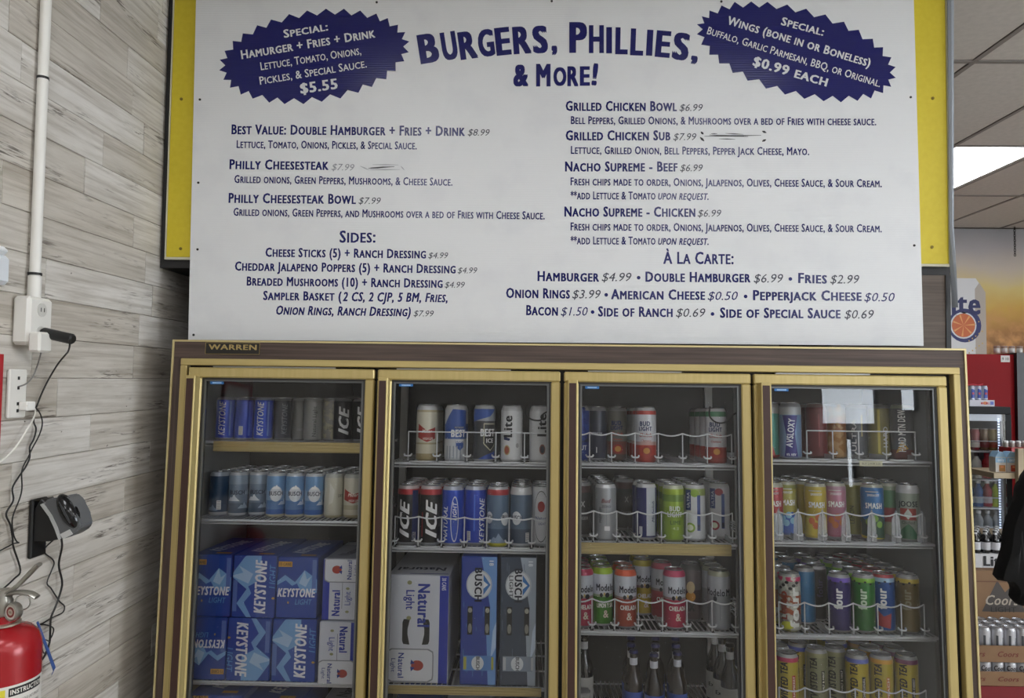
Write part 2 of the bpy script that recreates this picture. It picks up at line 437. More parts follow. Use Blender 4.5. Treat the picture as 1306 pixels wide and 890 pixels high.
PC('top_panel', BLACK, XA + .02, XB - .02, .02, DEP, 1.745, 1.765)
PC('back_panel', BLACK, XA + .02, XB - .02, DEP - .02, DEP, ZB, 1.745)
PC('base_panel', BLACK, XA + .02, XB - .02, .03, DEP - .02, ZB, ZB + .03)
for x in (XA + .08, XB - .08):
    for y, zz in ((.06, ZB), (DEP - .06, ZB)):
        bm = bmesh.new(); lathe(bm, [(.025, -.0 + .012 + (0.0 if y < .1 else .03)), (.025, .02 + .03), (.012, .05), (.012, zz)], 12)
        for v in bm.verts: v.co += Vector((x, y, 0))
        obj('leveling_foot', bm, SILV, cooler)
hd = PC('header_panel', WOODX, XA + .006, XB - .006, 0, .02, 1.709, 1.764)
PC('side_border', WOODZ, XA + .006, -1.124, 0, .02, ZB, 1.709); PC('side_border', WOODZ, 1.3805, XB - .006, 0, .02, ZB, 1.709)
PC('edge_trim', GEDGE, XA, XB, -.004, .02, 1.764, 1.770); PC('edge_trim', GEDGE, XA, XA + .006, -.004, .02, ZB, 1.764); PC('edge_trim', GEDGE, XB - .006, XB, -.004, .02, ZB, 1.764)
PC('gold_trim', GOLDX, -1.124, 1.3805, -.008, .02, 1.687, 1.709, bev=.002)
PC('gold_trim', GOLD, -1.124, -1.103, -.008, .02, ZB, 1.687, bev=.002); PC('gold_trim', GOLD, 1.3595, 1.3805, -.008, .02, ZB, 1.687, bev=.002)
PC('kick_panel', WOODX, XA + .006, XB - .006, 0, .02, ZB, .24)
# nameplate
npl = B('nameplate', mat('1c1917', .4), cooler, -1.047, -.868, -.003, 0, 1.724, 1.762)
bm = bmesh.new()
for a in ((-1.047, -.868, 1.7605, 1.762), (-1.047, -.868, 1.724, 1.7255), (-1.047, -1.0455, 1.7255, 1.7605), (-.8695, -.868, 1.7255, 1.7605)): box(bm, a[0], a[1], -.0045, -.003, a[2], a[3])
obj('plate_border', bm, mat('8f7c50', .4, .3), npl)
for k, me in Art().text('a8925c', 'WARREN', 0, 0, .158, .017, bold=.03).meshes(flat(Matrix.Translation((-.957, -.0031, 1.7475)))): link(k, me, npl)
# frame behind the doors: rails and mullions
bm = bmesh.new(); box(bm, -1.103, 1.3595, .02, .06, 1.66, 1.745); box(bm, -1.136, -1.075, .02, .06, ZB + .03, 1.66); box(bm, 1.33, 1.385, .02, .06, ZB + .03, 1.66)
box(bm, -1.103, 1.3595, .02, .06, ZB + .03, .26)
obj('door_jamb', bm, BLACK, cooler)
MUL = [-.484, .116, .722]
for x in MUL: PC('mullion', BLACK, x - .022, x + .022, .02, .06, .26, 1.66)
for x in MUL:
    PC('pilaster', LINER, x - .018, x + .018, .062, .085, .26, 1.66); PC('pilaster', SILV, x - .014, x + .014, .55, .57, .26, 1.66)
PC('liner_side', LINER, XA + .02, -1.112, .062, DEP - .04, ZB + .03, 1.745); PC('liner_side', LINER, 1.345, XB - .02, .062, DEP - .04, ZB + .03, 1.745)
PC('liner_back', DARKL, -1.112, 1.345, .60, .62, ZB + .03, 1.70); PC('liner_top', mat('6a6e71', .5), -1.112, 1.345, .062, .60, 1.70, 1.72)
for x in (-1.104, -.506, -.460, .094, .138, .700, .742, 1.338): PC('shelf_standard', SILV, x - .004, x + .004, .106, .114, .3, 1.69)
PC('fan_cord', BLACK, -.62, -.612, .22, .228, 1.6, 1.70)
# doors
DOORS = [(-1.094, -.489), (-.479, .110), (.122, .717), (.727, 1.335)]
for i, (a, b) in enumerate(DOORS):
    d = thing('door', None, None); d.parent = cooler
    gx0, gx1 = a + .046, b - .030
    if i == 0: gx0 = -1.05
    zt, zg, zb, zgb = 1.680, 1.647, .255, .29
    bm = bmesh.new()
    prof = [(.0, .03), (-.012, .03)]
    for (x0, x1, z0, z1) in ((a, b, zg, zt), (a, b, zb, zgb), (a, gx0, zgb, zg), (gx1, b, zgb, zg)):
        box(bm, x0, x1, -.014, .016, z0, z1, bev=.004)
    obj('door_frame', bm, GOLD, d)
    bm = bmesh.new()   # dark gasket and silver bead round the pane
    for (x0, x1, z0, z1) in ((gx0, gx1, zg - .006, zg), (gx0, gx1, zgb, zgb + .006), (gx0, gx0 + .006, zgb + .006, zg - .006), (gx1 - .006, gx1, zgb + .006, zg - .006)):
        box(bm, x0, x1, -.006, .012, z0, z1)
    obj('gasket', bm, mat('2b2a29', .5), d)
    bm = bmesh.new()
    for (x0, x1, z0, z1) in ((gx0 + .006, gx1 - .006, zg - .011, zg - .006), (gx0 + .006, gx0 + .012, zgb + .006, zg - .011), (gx1 - .012, gx1 - .006, zgb + .006, zg - .011)):
        box(bm, x0, x1, -.003, .012, z0, z1)
    obj('bead', bm, mat('6d6f70', .35, .6), d)
    B('glass_pane', DGLASS, d, gx0 + .006, gx1 - .006, .002, .006, zgb + .006, zg - .006)
    # full height bar handle: gold channel with a dark insert
    hx0 = a + .010; hx1 = hx0 + .031
    B('handle', GOLD, d, hx0, hx1, -.052, -.014, .34, 1.652, bev=.002)
    B('handle_insert', HWOOD, d, hx0 + .004, hx1 - .005, -.0535, -.051, .352, 1.642)
    for k, me in Art().rect('2c6fb5', gx0 + .045, 1.631, .045, .009, layer=1, kind='sticker').rect('9fc3e6', gx0 + .045, 1.631, .030, .004, layer=2, kind='sticker').meshes(lambda u, v, l: Vector((u, .0015 - .0002 * l, v))): link(k, me, d)
for x0, x1, in ((-1.02, -.62), (-.42, -.05), (.2, .5), (.80, 1.1)): PC('top_hinge_rail', SILV, x0, x1, .0, .012, 1.6815, 1.6855)

# ---- shelves
SH = {}
def wire_shelf(i, z, strip=None, name='top'):
    a = [-1.098, -.454, .146, .748][i]; b = [-.512, .086, .694, 1.332][i]
    bm = bmesh.new(); w0 = .088
    tube(bm, [(a, w0, z - .005), (b, w0, z - .005)], .0045, 6); tube(bm, [(a, w0 + .012, z - .016), (b, w0 + .012, z - .016)], .003, 6)
    for y in (.26, .42, .575): tube(bm, [(a, y, z - .009), (b, y, z - .009)], .003, 5)
    n = int((b - a) / .017)
    for k in range(n + 1):
        x = a + (b - a) * k / n; box(bm, x - .0015, x + .0015, w0, .58, z - .005, z - .0015)
    s = obj('wire_shelf', bm, WIRE, cooler); s['kind'] = 'stuff'
    if strip:
        bm = bmesh.new(); sa, sb, h = strip
        box(bm, sa, sb, w0 - .014, w0 - .008, z - h, z, bev=.001)
        for q in (.12, .42, .78): box(bm, sa, sb, w0 - .0175, w0 - .0135, z - h * q - .004, z - h * q, bev=.001)
        obj('price_channel', bm, GOLDX, s)
    return s
wire_shelf(0, 1.440, (-1.038, -.510, .034)); wire_shelf(0, 1.184); wire_shelf(0, .668); wire_shelf(0, .40)
wire_shelf(1, 1.380); wire_shelf(1, 1.103); wire_shelf(1, .668, (-.432, .060, .026)); wire_shelf(1, .40)
wire_shelf(2, 1.385); wire_shelf(2, 1.129, (.150, .672, .036)); wire_shelf(2, .848); wire_shelf(2, .52)
s4 = wire_shelf(3, 1.406); wire_shelf(3, 1.141); wire_shelf(3, .848); wire_shelf(3, .592); wire_shelf(3, .36)
tg = B('price_tag', mat('d9d6b8', .6), s4, *[LC(1096, 585, .08).x, LC(1125, 585, .08).x], .078, .081, 1.388, 1.405)
Art_ = Art().text('5a5640', 'BUY 2 FOR 5.00', 0, 0, .06, .007, bold=.0)
for k, me in Art_.meshes(flat(Matrix.Translation((tg.data.vertices[0].co.x + .037, .0778, 1.3965)))): link('printed_tag', me, s4)

# ================================================================== CANS
def can_profile(r, h):
    return [(r * .74, 0), (r * .78, .001), (r * .97, h * .035), (r, h * .055), (r, h * .895), (r * .975, h * .925), (r * .86, h * .972), (r * .83, h * .982)]
RIMM = {}
def lid_mesh(r, h, c):
    k = (r, h, c)
    if k in RIMM: return RIMM[k]
    bm = bmesh.new()
    lathe(bm, [(r * .83, h * .980), (r * .87, h * .990), (r * .87, h), (r * .82, h), (r * .80, h * .978), (r * .2, h * .978)], 24)
    RIMM[k] = mesh('lid', bm, mat(c, .25, .85), True); return RIMM[k]
TABM = {}
def tab_mesh(r, h):
    k = (r, h)
    if k in TABM: return TABM[k]
    bm = bmesh.new()
    tube(bm, [(math.cos(t) * r * .22, math.sin(t) * r * .38 + r * .1, h * .978 + .0022) for t in [2 * math.pi * q / 10 for q in range(10)]], .0012, 5, True)
    TABM[k] = mesh('pull_tab', bm, mat('bdbdbd', .3, .8), True); return TABM[k]
SIZES = {'T': (.0372, .200), 'P': (.0318, .150), 'U': (.0365, .192), 'S': (.0352, .188)}
LOOKS = {}
def look(key, size, desc, bands, lid='c9cbce', metal=.35, rough=.28, mottled=None, art=None, colour=None):
    LOOKS[key] = dict(size=size, desc=desc, bands=bands, lid=lid, metal=metal, rough=rough, mottled=mottled, art=art or (lambda A, r, h: None), colour=colour or desc.split()[0])
def deg(r, d): return rad(d) * r
def T(A, c, s, r, h, ang, z, w, hh, v=False, bold=.02, shear=0):
    A.text(c, s, deg(r, ang), z * h, w, hh, rot=90 if v else 0, bold=bold, shear=shear)
def barcode(A, r, h, ang, z=.22, c='e8e8e8'):
    A.rect(c, deg(r, ang), z * h, .014, .030)
    for k in range(5): A.rect('202020', deg(r, ang), z * h - .011 + .0055 * k, .011, .0018, layer=2)
def mountain(A, c, r, h, ang, z, s, layer=1):
    u = deg(r, ang); v = z * h
    A.poly(c, [(u - s, v - s * .5), (u - s * .45, v + s * .15), (u - s * .2, v), (u + s * .1, v + s * .55), (u + s * .4, v + s * .1), (u + s, v - s * .5)], layer)

# -- door 1
def key_art(A, r, h):
    A.rect('6f92e0', deg(r, 28), h * .5, .006, h * .8); T(A, 'e4e9f4', 'KEYSTONE', r, h, -22, .50, .118, .022, True, shear=.3)
look('key', 'P', 'bright blue can, white vertical lettering', [(0, 'b9bec8'), (.05, '2450d0'), (.93, '9aa4bd')], metal=.55, art=key_art, colour='blue')
def key2(A, r, h):
    A.rect('5c84dd', deg(r, 30), h * .5, .008, h * .8); barcode(A, r, h, -20)
look('keyb', 'P', 'blue can turned to its barcode', [(0, 'b9bec8'), (.05, '2248c0'), (.93, '9aa4bd')], metal=.55, art=key2, colour='blue')
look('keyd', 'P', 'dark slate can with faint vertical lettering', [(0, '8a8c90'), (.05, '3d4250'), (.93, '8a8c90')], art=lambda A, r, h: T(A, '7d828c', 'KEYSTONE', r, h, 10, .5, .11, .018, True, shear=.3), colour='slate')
look('plain', 'P', 'plain dull silver can', [(0, '8d8f90'), (.05, '7b7c7c'), (.93, '9a9b9b')], art=lambda A, r, h: T(A, '9a9c9e', 'LIGHT', r, h, 0, .25, .02, .008), colour='silver')
look('nat', 'P', 'silver can with dark vertical lettering', [(0, '8d8f90'), (.05, '8b8c89'), (.93, '9a9b9b')], art=lambda A, r, h: T(A, '3b3d40', 'Natural Light', r, h, 8, .45, .105, .013, True), colour='silver')
look('goldy', 'P', 'silver can with yellowish print', [(0, '8d8f90'), (.05, '84827a'), (.93, '9a9b9b')], mottled='a09a80', art=lambda A, r, h: T(A, '4c4a42', 'LIGHT', r, h, 0, .3, .026, .01), colour='grey')
def ice(A, r, h): T(A, 'e6e6e6', 'ICE', r, h, 6, .48, h * .66, .034, True, bold=.05, shear=.35)
look('icep', 'P', 'black and purple can, bold white vertical letters', [(0, 'a5a7ac'), (.05, '1b1a22'), (.93, '8a8c92')], art=ice, colour='black')
look('icek', 'P', 'black can with bold white vertical letters', [(0, 'a5a7ac'), (.05, '17181b'), (.93, '8a8c92')], art=ice, colour='black')
def barcan(A, r, h): barcode(A, r, h, 0, .26); mountain(A, '6f88a8', r, h, -40, .2, .02)
look('bluen', 'P', 'navy blue can turned to its barcode', [(0, 'b5bac0'), (.10, '23405f'), (.90, 'aab2bc')], art=barcan, colour='navy')
def busch_l(A, r, h):
    mountain(A, 'dfe6ee', r, h, -30, .42, .022); mountain(A, '9cb0c4', r, h, 35, .25, .02)
    T(A, '1c2a45', 'BUSCH', r, h, -8, .54, .05, .014, bold=.03); mountain(A, '8fa3ba', r, h, 60, .55, .018)
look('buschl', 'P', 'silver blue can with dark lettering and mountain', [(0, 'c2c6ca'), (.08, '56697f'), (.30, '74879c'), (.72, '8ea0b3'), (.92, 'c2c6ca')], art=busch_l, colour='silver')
def busch(A, r, h):
    A.oval('dfe4e8', 0, h * .53, .021, .026); mountain(A, 'ffffff', r, h, 0, .68, .014, 2)
    T(A, '22304e', 'BUSCH', r, h, 0, .54, .047, .014, bold=.03); mountain(A, 'c3d2e2', r, h, 50, .35, .02)
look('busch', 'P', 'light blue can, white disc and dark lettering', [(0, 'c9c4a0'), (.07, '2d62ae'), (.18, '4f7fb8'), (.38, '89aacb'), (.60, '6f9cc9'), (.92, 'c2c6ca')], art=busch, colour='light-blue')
look('cream', 'P', 'plain cream can', [(0, 'b9b08c'), (.07, 'c9c6b4'), (.90, 'b4b4ac')], art=lambda A, r, h: (A.poly('d9d7cb', [(deg(r, -30), h * .3), (deg(r, -5), h * .35), (deg(r, 5), h * .62), (deg(r, -25), h * .8)]), T(A, '7d7b70', 'DRY', r, h, 45, .5, .02, .01)), colour='cream')
def miller(A, r, h):
    A.poly('a5342c', [(-.034, h * .42), (.0, h * .34), (.03, h * .40), (.03, h * .60), (.0, h * .54), (-.032, h * .66)])
    T(A, 'f0e6d8', 'Miller', r, h, 0, .53, .034, .012, shear=.3); T(A, 'f0e6d8', 'HIGH LIFE', r, h, 6, .40, .034, .008)
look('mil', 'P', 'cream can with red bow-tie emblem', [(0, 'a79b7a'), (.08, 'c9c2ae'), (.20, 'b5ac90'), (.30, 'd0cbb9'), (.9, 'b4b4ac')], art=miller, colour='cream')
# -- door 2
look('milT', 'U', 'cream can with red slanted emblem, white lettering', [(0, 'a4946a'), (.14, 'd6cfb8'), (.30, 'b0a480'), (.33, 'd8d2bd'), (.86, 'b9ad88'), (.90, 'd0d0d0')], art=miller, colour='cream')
def best(A, r, h):
    A.poly('274f9e', [(-.046, h * .62), (.046, h * .56), (.046, h * .90), (-.01, h * .92)]); T(A, 'f2f2f2', 'BEST', r, h, 18, .50, .052, .024, bold=.05)
    A.rect('1e3768', deg(r, 22), h * .60, .036, .008); T(A, 'e8e8e8', "MILWAUKEE'S", r, h, 22, .60, .033, .005, bold=.0)
    A.poly('274f9e', [(.002, h * .36), (.03, h * .36), (.03, h * .26), (.016, h * .20), (.002, h * .26)]); T(A, 'f2f2f2', 'LIGHT', r, h, 26, .36, .026, .010)
    for k in range(5): A.rect('8b949d', -.03 + .012 * k, h * .17, .004, h * .22)
look('best', 'U', 'white can, blue stripe, bold white capital lettering', [(0, 'b6b9bd'), (.08, 'c3c6ca'), (.40, '2b54a2'), (.66, 'c9ccd0'), (.92, 'd0d0d0')], art=best, colour='blue')
def bice(A, r, h):
    A.poly('2c52a0', [(-.046, h * .70), (.02, h * .80), (.046, h * .93), (-.046, h * .93)]); A.poly('b8b49a', [(-.002, h * .68), (.046, h * .68), (.046, h * .32), (.022, h * .2), (-.002, h * .32)])
    A.poly('1f2124', [(.001, h * .66), (.044, h * .66), (.044, h * .33), (.022, h * .22), (.001, h * .33)], 2)
    A.text('f0f0f0', 'BEST', deg(r, 22), h * .52, .052, .024, bold=.05, layer=3); A.text('f0f0f0', 'ICE', deg(r, 32), h * .38, .026, .014, bold=.03, layer=3)
    A.poly('27479a', [(-.02, h * .06), (.046, h * .06), (.046, h * .2), (.01, h * .14)])
look('bice', 'U', 'charcoal can with pale shield and blue top', [(0, 'a9acb0'), (.06, '3c3f44'), (.72, '9ba1a8'), (.92, 'c8c8c8')], art=bice, colour='charcoal')
def lite(A, r, h):
    T(A, '1b1c22', 'Lite', r, h, -22, .63, .072, .030, True, bold=.04); A.oval('b9a878', deg(r, -25), h * .22, .011, .017); A.oval('a05038', deg(r, -25), h * .22, .008, .013, layer=2); A.oval('9a9a98', deg(r, 32), h * .30, .006, .008)
    A.poly('22305e', [(deg(r, -45), h * .46), (deg(r, -8), h * .42), (deg(r, -10), h * .38), (deg(r, -45), h * .40)])
look('lite', 'U', 'white can with black vertical script and round emblem', [(0, 'b9b9b9'), (.06, 'd5d5d5'), (.90, 'c4c4c4')], metal=.1, art=lite, colour='white')
def lite2(A, r, h): T(A, '1b1c22', 'Lite', r, h, 8, .66, .075, .030, True, bold=.04); A.oval('8d5a4c', deg(r, 12), h * .24, .010, .017); A.oval('3a3440', deg(r, 12), h * .24, .007, .012, layer=2)
look('lite2', 'U', 'white can with black vertical script, cord before it', [(0, 'b9b9b9'), (.06, 'd0d0d0'), (.90, 'c4c4c4')], metal=.1, art=lite2, colour='white')
def iceT(A, r, h): A.rect('1d2c62', deg(r, 38), h * .5, .024, h * .82); T(A, 'f0f0f0', 'ICE', r, h, -22, .45, .125, .032, True, bold=.05, shear=.35); barcode(A, r, h, 30, .15)
look('iceT', 'T', 'black and blue can with red shoulder', [(0, 'a8aaad'), (.06, '1a1a1f'), (.84, 'b52d34'), (.93, 'c8b8b8')], art=iceT, colour='black')
def iceT2(A, r, h): T(A, 'f0f0f0', 'ICE', r, h, 2, .45, .125, .036, True, bold=.05, shear=.35); A.rect('8f1f28', deg(r, -48), h * .35, .006, h * .4)
look('iceT2', 'T', 'black can with red shoulder and bold white letters', [(0, 'a8aaad'), (.06, '141416'), (.84, 'b52d34'), (.93, 'c8b8b8')], art=iceT2, colour='black')
def nlb(A, r, h):
    A.oval('c9cfdf', 0.005, h * .45, .014, .075); A.oval('1f49b4', .005, h * .45, .011, .070, layer=2)
    A.text('eef1f8', 'LIGHT', .005, h * .58, .06, .013, rot=90, bold=.02, shear=.2, layer=3); T(A, 'dfe5f2', 'NATURAL', r, h, -42, .38, .11, .017, True, shear=.3)
look('nlb', 'T', 'royal blue can with oval outline around lettering', [(0, 'a8aaad'), (.06, '1e4ac0'), (.92, 'b8bcc8')], metal=.6, art=nlb, colour='royal-blue')
def kT(A, r, h): T(A, 'e4e9f4', 'KEYSTONE', r, h, 36, .42, .15, .020, True, shear=.3); barcode(A, r, h, -35, .17); A.rect('4a74dd', deg(r, -5), h * .55, .005, h * .6)
look('kT', 'T', 'royal blue can, barcode left, white lettering right', [(0, 'a8aaad'), (.06, '1c3fb2'), (.92, 'b8bcc8')], metal=.6, art=kT, colour='royal-blue')
def bl(A, r, h):
    A.oval('e0e3e6', deg(r, -48), h * .48, .014, .02); A.oval('e0e3e6', deg(r, 42), h * .46, .016, .022)
    T(A, '1c2a45', 'SCH', r, h, -45, .49, .024, .014, bold=.03); T(A, '1c2a45', 'BU', r, h, 38, .49, .02, .014, bold=.03); mountain(A, '8398b2', r, h, 0, .15, .03)
look('blr', 'T', 'steel blue can with red shoulder, white discs', [(0, 'c8c038'), (.07, '3c5573'), (.30, '5c748e'), (.85, 'b8343a'), (.94, 'c8c8c8')], art=bl, colour='steel-blue')
def bl2(A, r, h): A.oval('e0e3e6', deg(r, -25), h * .48, .017, .022); T(A, '1c2a45', 'BUSCH', r, h, -25, .49, .04, .014, bold=.03); barcode(A, r, h, 35, .17)
look('bl2', 'T', 'slate blue can with silver shoulder and white disc', [(0, 'b6b9bd'), (.07, '3f4e62'), (.30, '566a80'), (.86, 'd0d0d0')], art=bl2, colour='slate')
def natw(A, r, h):
    A.oval('4c4c4e', deg(r, -5), h * .5, .026, .085); A.oval('d3d3d6', deg(r, -5), h * .5, .0245, .082, layer=2); A.oval('a52a2c', deg(r, -5), h * .66, .012, .018, layer=3)
    A.text('3a4880', 'Natural', 0, h * .47, .045, .013, bold=.01, layer=3); A.text('3a4880', 'LIGHT', 0, h * .38, .024, .008, bold=.01, layer=3)
look('natw', 'T', 'white can with red seal and outlined oval', [(0, 'b6b9bd'), (.06, 'cdced2'), (.92, 'c8c8c8')], metal=.15, art=natw, colour='white')
# -- door 3
def nut(A, r, h): T(A, 'd5dae6', 'NUT', r, h, 14, .25, .036, .016, bold=.03)
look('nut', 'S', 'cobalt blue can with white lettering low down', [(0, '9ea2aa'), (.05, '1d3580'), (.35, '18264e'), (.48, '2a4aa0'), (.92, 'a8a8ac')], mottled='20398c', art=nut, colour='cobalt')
look('plat', 'S', 'navy can with small white lettering', [(0, '9ea2aa'), (.05, '16203f'), (.55, '2a3346'), (.92, 'a8a8ac')], art=lambda A, r, h: (T(A, 'c8ccd8', 'PLATINUM', r, h, -10, .50, .05, .010, bold=.03), A.rect('c8ccd8', 0, h * .2, .003, .02)), colour='navy')
def blc(A, r, h, c='16295e'):
    T(A, c, 'BUD', r, h, -4, .70, .034, .015, bold=.05); T(A, c, 'LIGHT', r, h, -2, .61, .044, .014, bold=.05); T(A, 'b5463c', 'Chelada', r, h, 0, .50, .042, .013, shear=.3)
    T(A, 'b5463c', 'Clamato', r, h, 2, .40, .034, .007, shear=.2); A.oval('9c2a20', deg(r, 5), h * .22, .018, .016); A.oval('c88a3c', deg(r, 5), h * .22, .011, .010, layer=2)
look('blch', 'S', 'white can with red print and orange-red base', [(0, 'a43026'), (.14, 'b8392c'), (.32, 'c9a39c'), (.38, 'd6d6da'), (.86, 'b93a30'), (.93, 'c8c8c8')], metal=.15, art=blc, colour='red-white')
look('blcg', 'S', 'white can with green shoulder and red base', [(0, '96302a'), (.12, 'a83028'), (.30, 'cfcfd2'), (.84, '3f7f58'), (.93, 'c8c8c8')], metal=.15, art=blc, colour='green-white')
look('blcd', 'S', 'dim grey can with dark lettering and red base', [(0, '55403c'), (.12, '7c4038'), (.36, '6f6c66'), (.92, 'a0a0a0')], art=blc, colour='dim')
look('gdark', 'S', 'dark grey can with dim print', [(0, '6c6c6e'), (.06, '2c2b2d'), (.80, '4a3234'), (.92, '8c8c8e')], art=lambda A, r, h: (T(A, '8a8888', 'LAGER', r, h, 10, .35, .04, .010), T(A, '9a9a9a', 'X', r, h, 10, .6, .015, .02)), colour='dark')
def sil(A, r, h):
    T(A, '70232a', 'Bud', r, h, 2, .70, .03, .013, shear=.2); T(A, '4c5058', 'ZERO', r, h, 4, .60, .03, .008)
    A.rect('8f959c', deg(r, 5), h * .42, .002, h * .3); A.rect('e8e8ea', deg(r, 8), h * .22, .018, .014); T(A, '606468', 'PREMIUM', r, h, -30, .45, .05, .008, True)
look('sil', 'S', 'bright silver can with fine dark print', [(0, 'b8babd'), (.05, 'a9acb1'), (.92, 'd8d8d8')], metal=.7, art=sil, colour='silver')
def mu(A, r, h): A.rect('c3c8d0', deg(r, 30), h * .5, .034, h * .84); T(A, '3c4870', 'Michelob', r, h, 40, .5, .07, .010, True, shear=.3); A.rect('d0d3d8', deg(r, -30), h * .17, .012, .026)
look('mu', 'S', 'half navy, half silver can', [(0, 'b8babd'), (.05, '1b2464'), (.92, 'd0d0d0')], art=mu, colour='navy-silver')
def lime(A, r, h): T(A, 'eef2e4', 'BUD', r, h, 10, .58, .036, .016, bold=.05); T(A, 'eef2e4', 'LIGHT', r, h, 10, .48, .050, .016, bold=.05); T(A, '3f5f10', 'LIME', r, h, 14, .34, .036, .013, bold=.02); T(A, 'd8e4b0', '4.2', r, h, 14, .24, .02, .008)
look('lime', 'S', 'lime green can with white and dark lettering', [(0, 'a8b070'), (.05, '8aa82c'), (.60, '9ab83c'), (.70, '6f8f30'), (.82, 'a4bc38'), (.92, 'c8ccb0')], metal=.4, art=lime, colour='lime')
def ult(c):
    def f(A, r, h):
        A.rect('273a78', deg(r, -38), h * .72, .022, h * .36); T(A, 'd5dae6', 'ULTRA', r, h, -36, .72, .05, .010, True); A.rect('2c4484', deg(r, 22), h * .5, .011, h * .62)
        A.oval(c, deg(r, 0), h * .84, .014, .012); A.oval(c, deg(r, -25), h * .24, .017, .016); A.oval('e4e8d0', deg(r, -25), h * .24, .011, .010, layer=2); A.rect('1c2440', deg(r, 22), h * .25, .008, .016, layer=2)
    return f
look('ultl', 'S', 'white can with lime slices and navy stripe', [(0, 'b9babc'), (.05, 'd4d6d8'), (.80, '9cb060'), (.92, 'c8c8c8')], metal=.15, art=ult('8aa83c'), colour='white-lime')
look('ultp', 'S', 'white can with crimson fruit pictures', [(0, 'b9babc'), (.05, 'd0d0d4'), (.92, 'c8c8c8')], metal=.15, art=ult('a02a3c'), colour='white-crimson')
def modelo(c, word='CHELADA'):
    def f(A, r, h):
        T(A, '171a30', 'Modelo', r, h, 18, .66, .062, .022, bold=.03); A.oval('20222c', deg(r, -4), h * .53, .005, .007); A.oval('20222c', deg(r, 28), h * .53, .008, .008); A.oval('c9ae6a', deg(r, 12), h * .55, .003, .005)
        T(A, 'ecece6', word, r, h, 20, .36, .06, .014, bold=.05); T(A, 'd8c8b8', '&', r, h, 20, .22, .018, .024)
    return f
for k, c, d, top, wd in (('mop', 'b0284c', 'white can, magenta lower half and pink rim', 'c23a62', 'CHELADA'), ('mog', '3f7d24', 'white can, green lower half and lime rim', 'a6c832', 'LIMON Y SAL'),
                     ('moo', '9c3a24', 'white can, rust orange lower half and orange rim', 'd8562c', 'CHELADA'), ('moy', 'b8a028', 'white can, yellow lower half', 'b8a830', 'CHELADA'), ('mor', 'a83848', 'white can, rose lower half', 'b04058', 'CHELADA')):
    look(k, 'U', d, [(0, 'b0b0b4'), (.05, c), (.50, 'a08a8c' if k != 'mog' else '9cb08c'), (.54, 'c9cdd6'), (.88, top), (.93, top)], lid='c9cbce', metal=.25, art=modelo(c, wd), colour='white-' + {'mop': 'magenta', 'mog': 'green', 'moo': 'orange', 'moy': 'yellow', 'mor': 'rose'}[k])
def mosil(A, r, h): T(A, '1c2030', 'Modelo', r, h, -22, .64, .066, .022, bold=.03); T(A, '1c2030', 'M', r, h, 50, .64, .016, .022, bold=.03); A.oval('3c4048', deg(r, -20), h * .53, .006, .009); A.rect('8c9096', deg(r, 5), h * .3, .003, h * .25)
look('mos', 'U', 'silver-white can with dark lettering', [(0, 'b0b0b4'), (.05, '9ea2a8'), (.60, 'bfc3ca'), (.90, 'a8a890')], metal=.45, art=mosil, colour='silver')
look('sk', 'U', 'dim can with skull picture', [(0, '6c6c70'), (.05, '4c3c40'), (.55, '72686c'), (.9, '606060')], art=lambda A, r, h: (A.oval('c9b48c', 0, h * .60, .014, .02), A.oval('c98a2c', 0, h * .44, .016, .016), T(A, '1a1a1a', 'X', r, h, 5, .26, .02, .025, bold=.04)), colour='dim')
# -- door 4
look('xo', 'S', 'pale blue can with slanted purple lettering', [(0, '8c98b8'), (.05, '7f9cc4'), (.78, 'b8bcc0'), (.92, '9c9ca0')], art=lambda A, r, h: (A.poly('332f80', [(-.020, h * .04), (.024, h * .04), (.014, h * .45), (.024, h * .77), (-.026, h * .77), (-.012, h * .4)]), A.text('e8ecf4', 'AVSLOXY', 0, h * .46, .095, .020, rot=84, bold=.03), A.text('dfe4f0', '8% ABV', .002, h * .08, .03, .008)), colour='pale-blue')
look('rg', 'S', 'teal can with red wedge', [(0, '9c2a2c'), (.06, '4f9c8c'), (.80, 'b0b4b0'), (.92, 'b0b0b0')], art=lambda A, r, h: A.poly('b02c30', [(-.03, h * .06), (.02, h * .06), (-.008, h * .5), (.01, h * .72), (-.03, h * .72)]), colour='teal')
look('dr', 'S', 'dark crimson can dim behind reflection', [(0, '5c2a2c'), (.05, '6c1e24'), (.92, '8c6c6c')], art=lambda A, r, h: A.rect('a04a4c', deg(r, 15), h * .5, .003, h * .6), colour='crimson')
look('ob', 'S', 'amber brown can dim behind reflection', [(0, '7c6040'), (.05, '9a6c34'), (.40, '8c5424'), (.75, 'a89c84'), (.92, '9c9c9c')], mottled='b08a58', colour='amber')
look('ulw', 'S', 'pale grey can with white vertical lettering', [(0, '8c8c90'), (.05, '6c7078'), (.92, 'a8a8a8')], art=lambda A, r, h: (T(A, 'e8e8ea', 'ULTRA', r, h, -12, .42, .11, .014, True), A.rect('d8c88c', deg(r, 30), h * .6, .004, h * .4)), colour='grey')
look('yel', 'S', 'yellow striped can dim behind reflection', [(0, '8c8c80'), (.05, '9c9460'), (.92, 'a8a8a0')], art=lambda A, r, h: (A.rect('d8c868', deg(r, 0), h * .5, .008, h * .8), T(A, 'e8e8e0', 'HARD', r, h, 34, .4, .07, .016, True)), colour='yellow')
look('hard', 'S', 'grey and gold can with tilted white lettering', [(0, '70403c'), (.18, '5c5c60'), (.92, 'c0c8b0')], art=lambda A, r, h: (T(A, 'ecece8', 'HARD MTN DEW', r, h, 0, .52, .14, .022, True, bold=.03), A.poly('c89a3c', [(-.02, h * .12), (.02, h * .2), (.0, h * .34)])), colour='grey-gold')
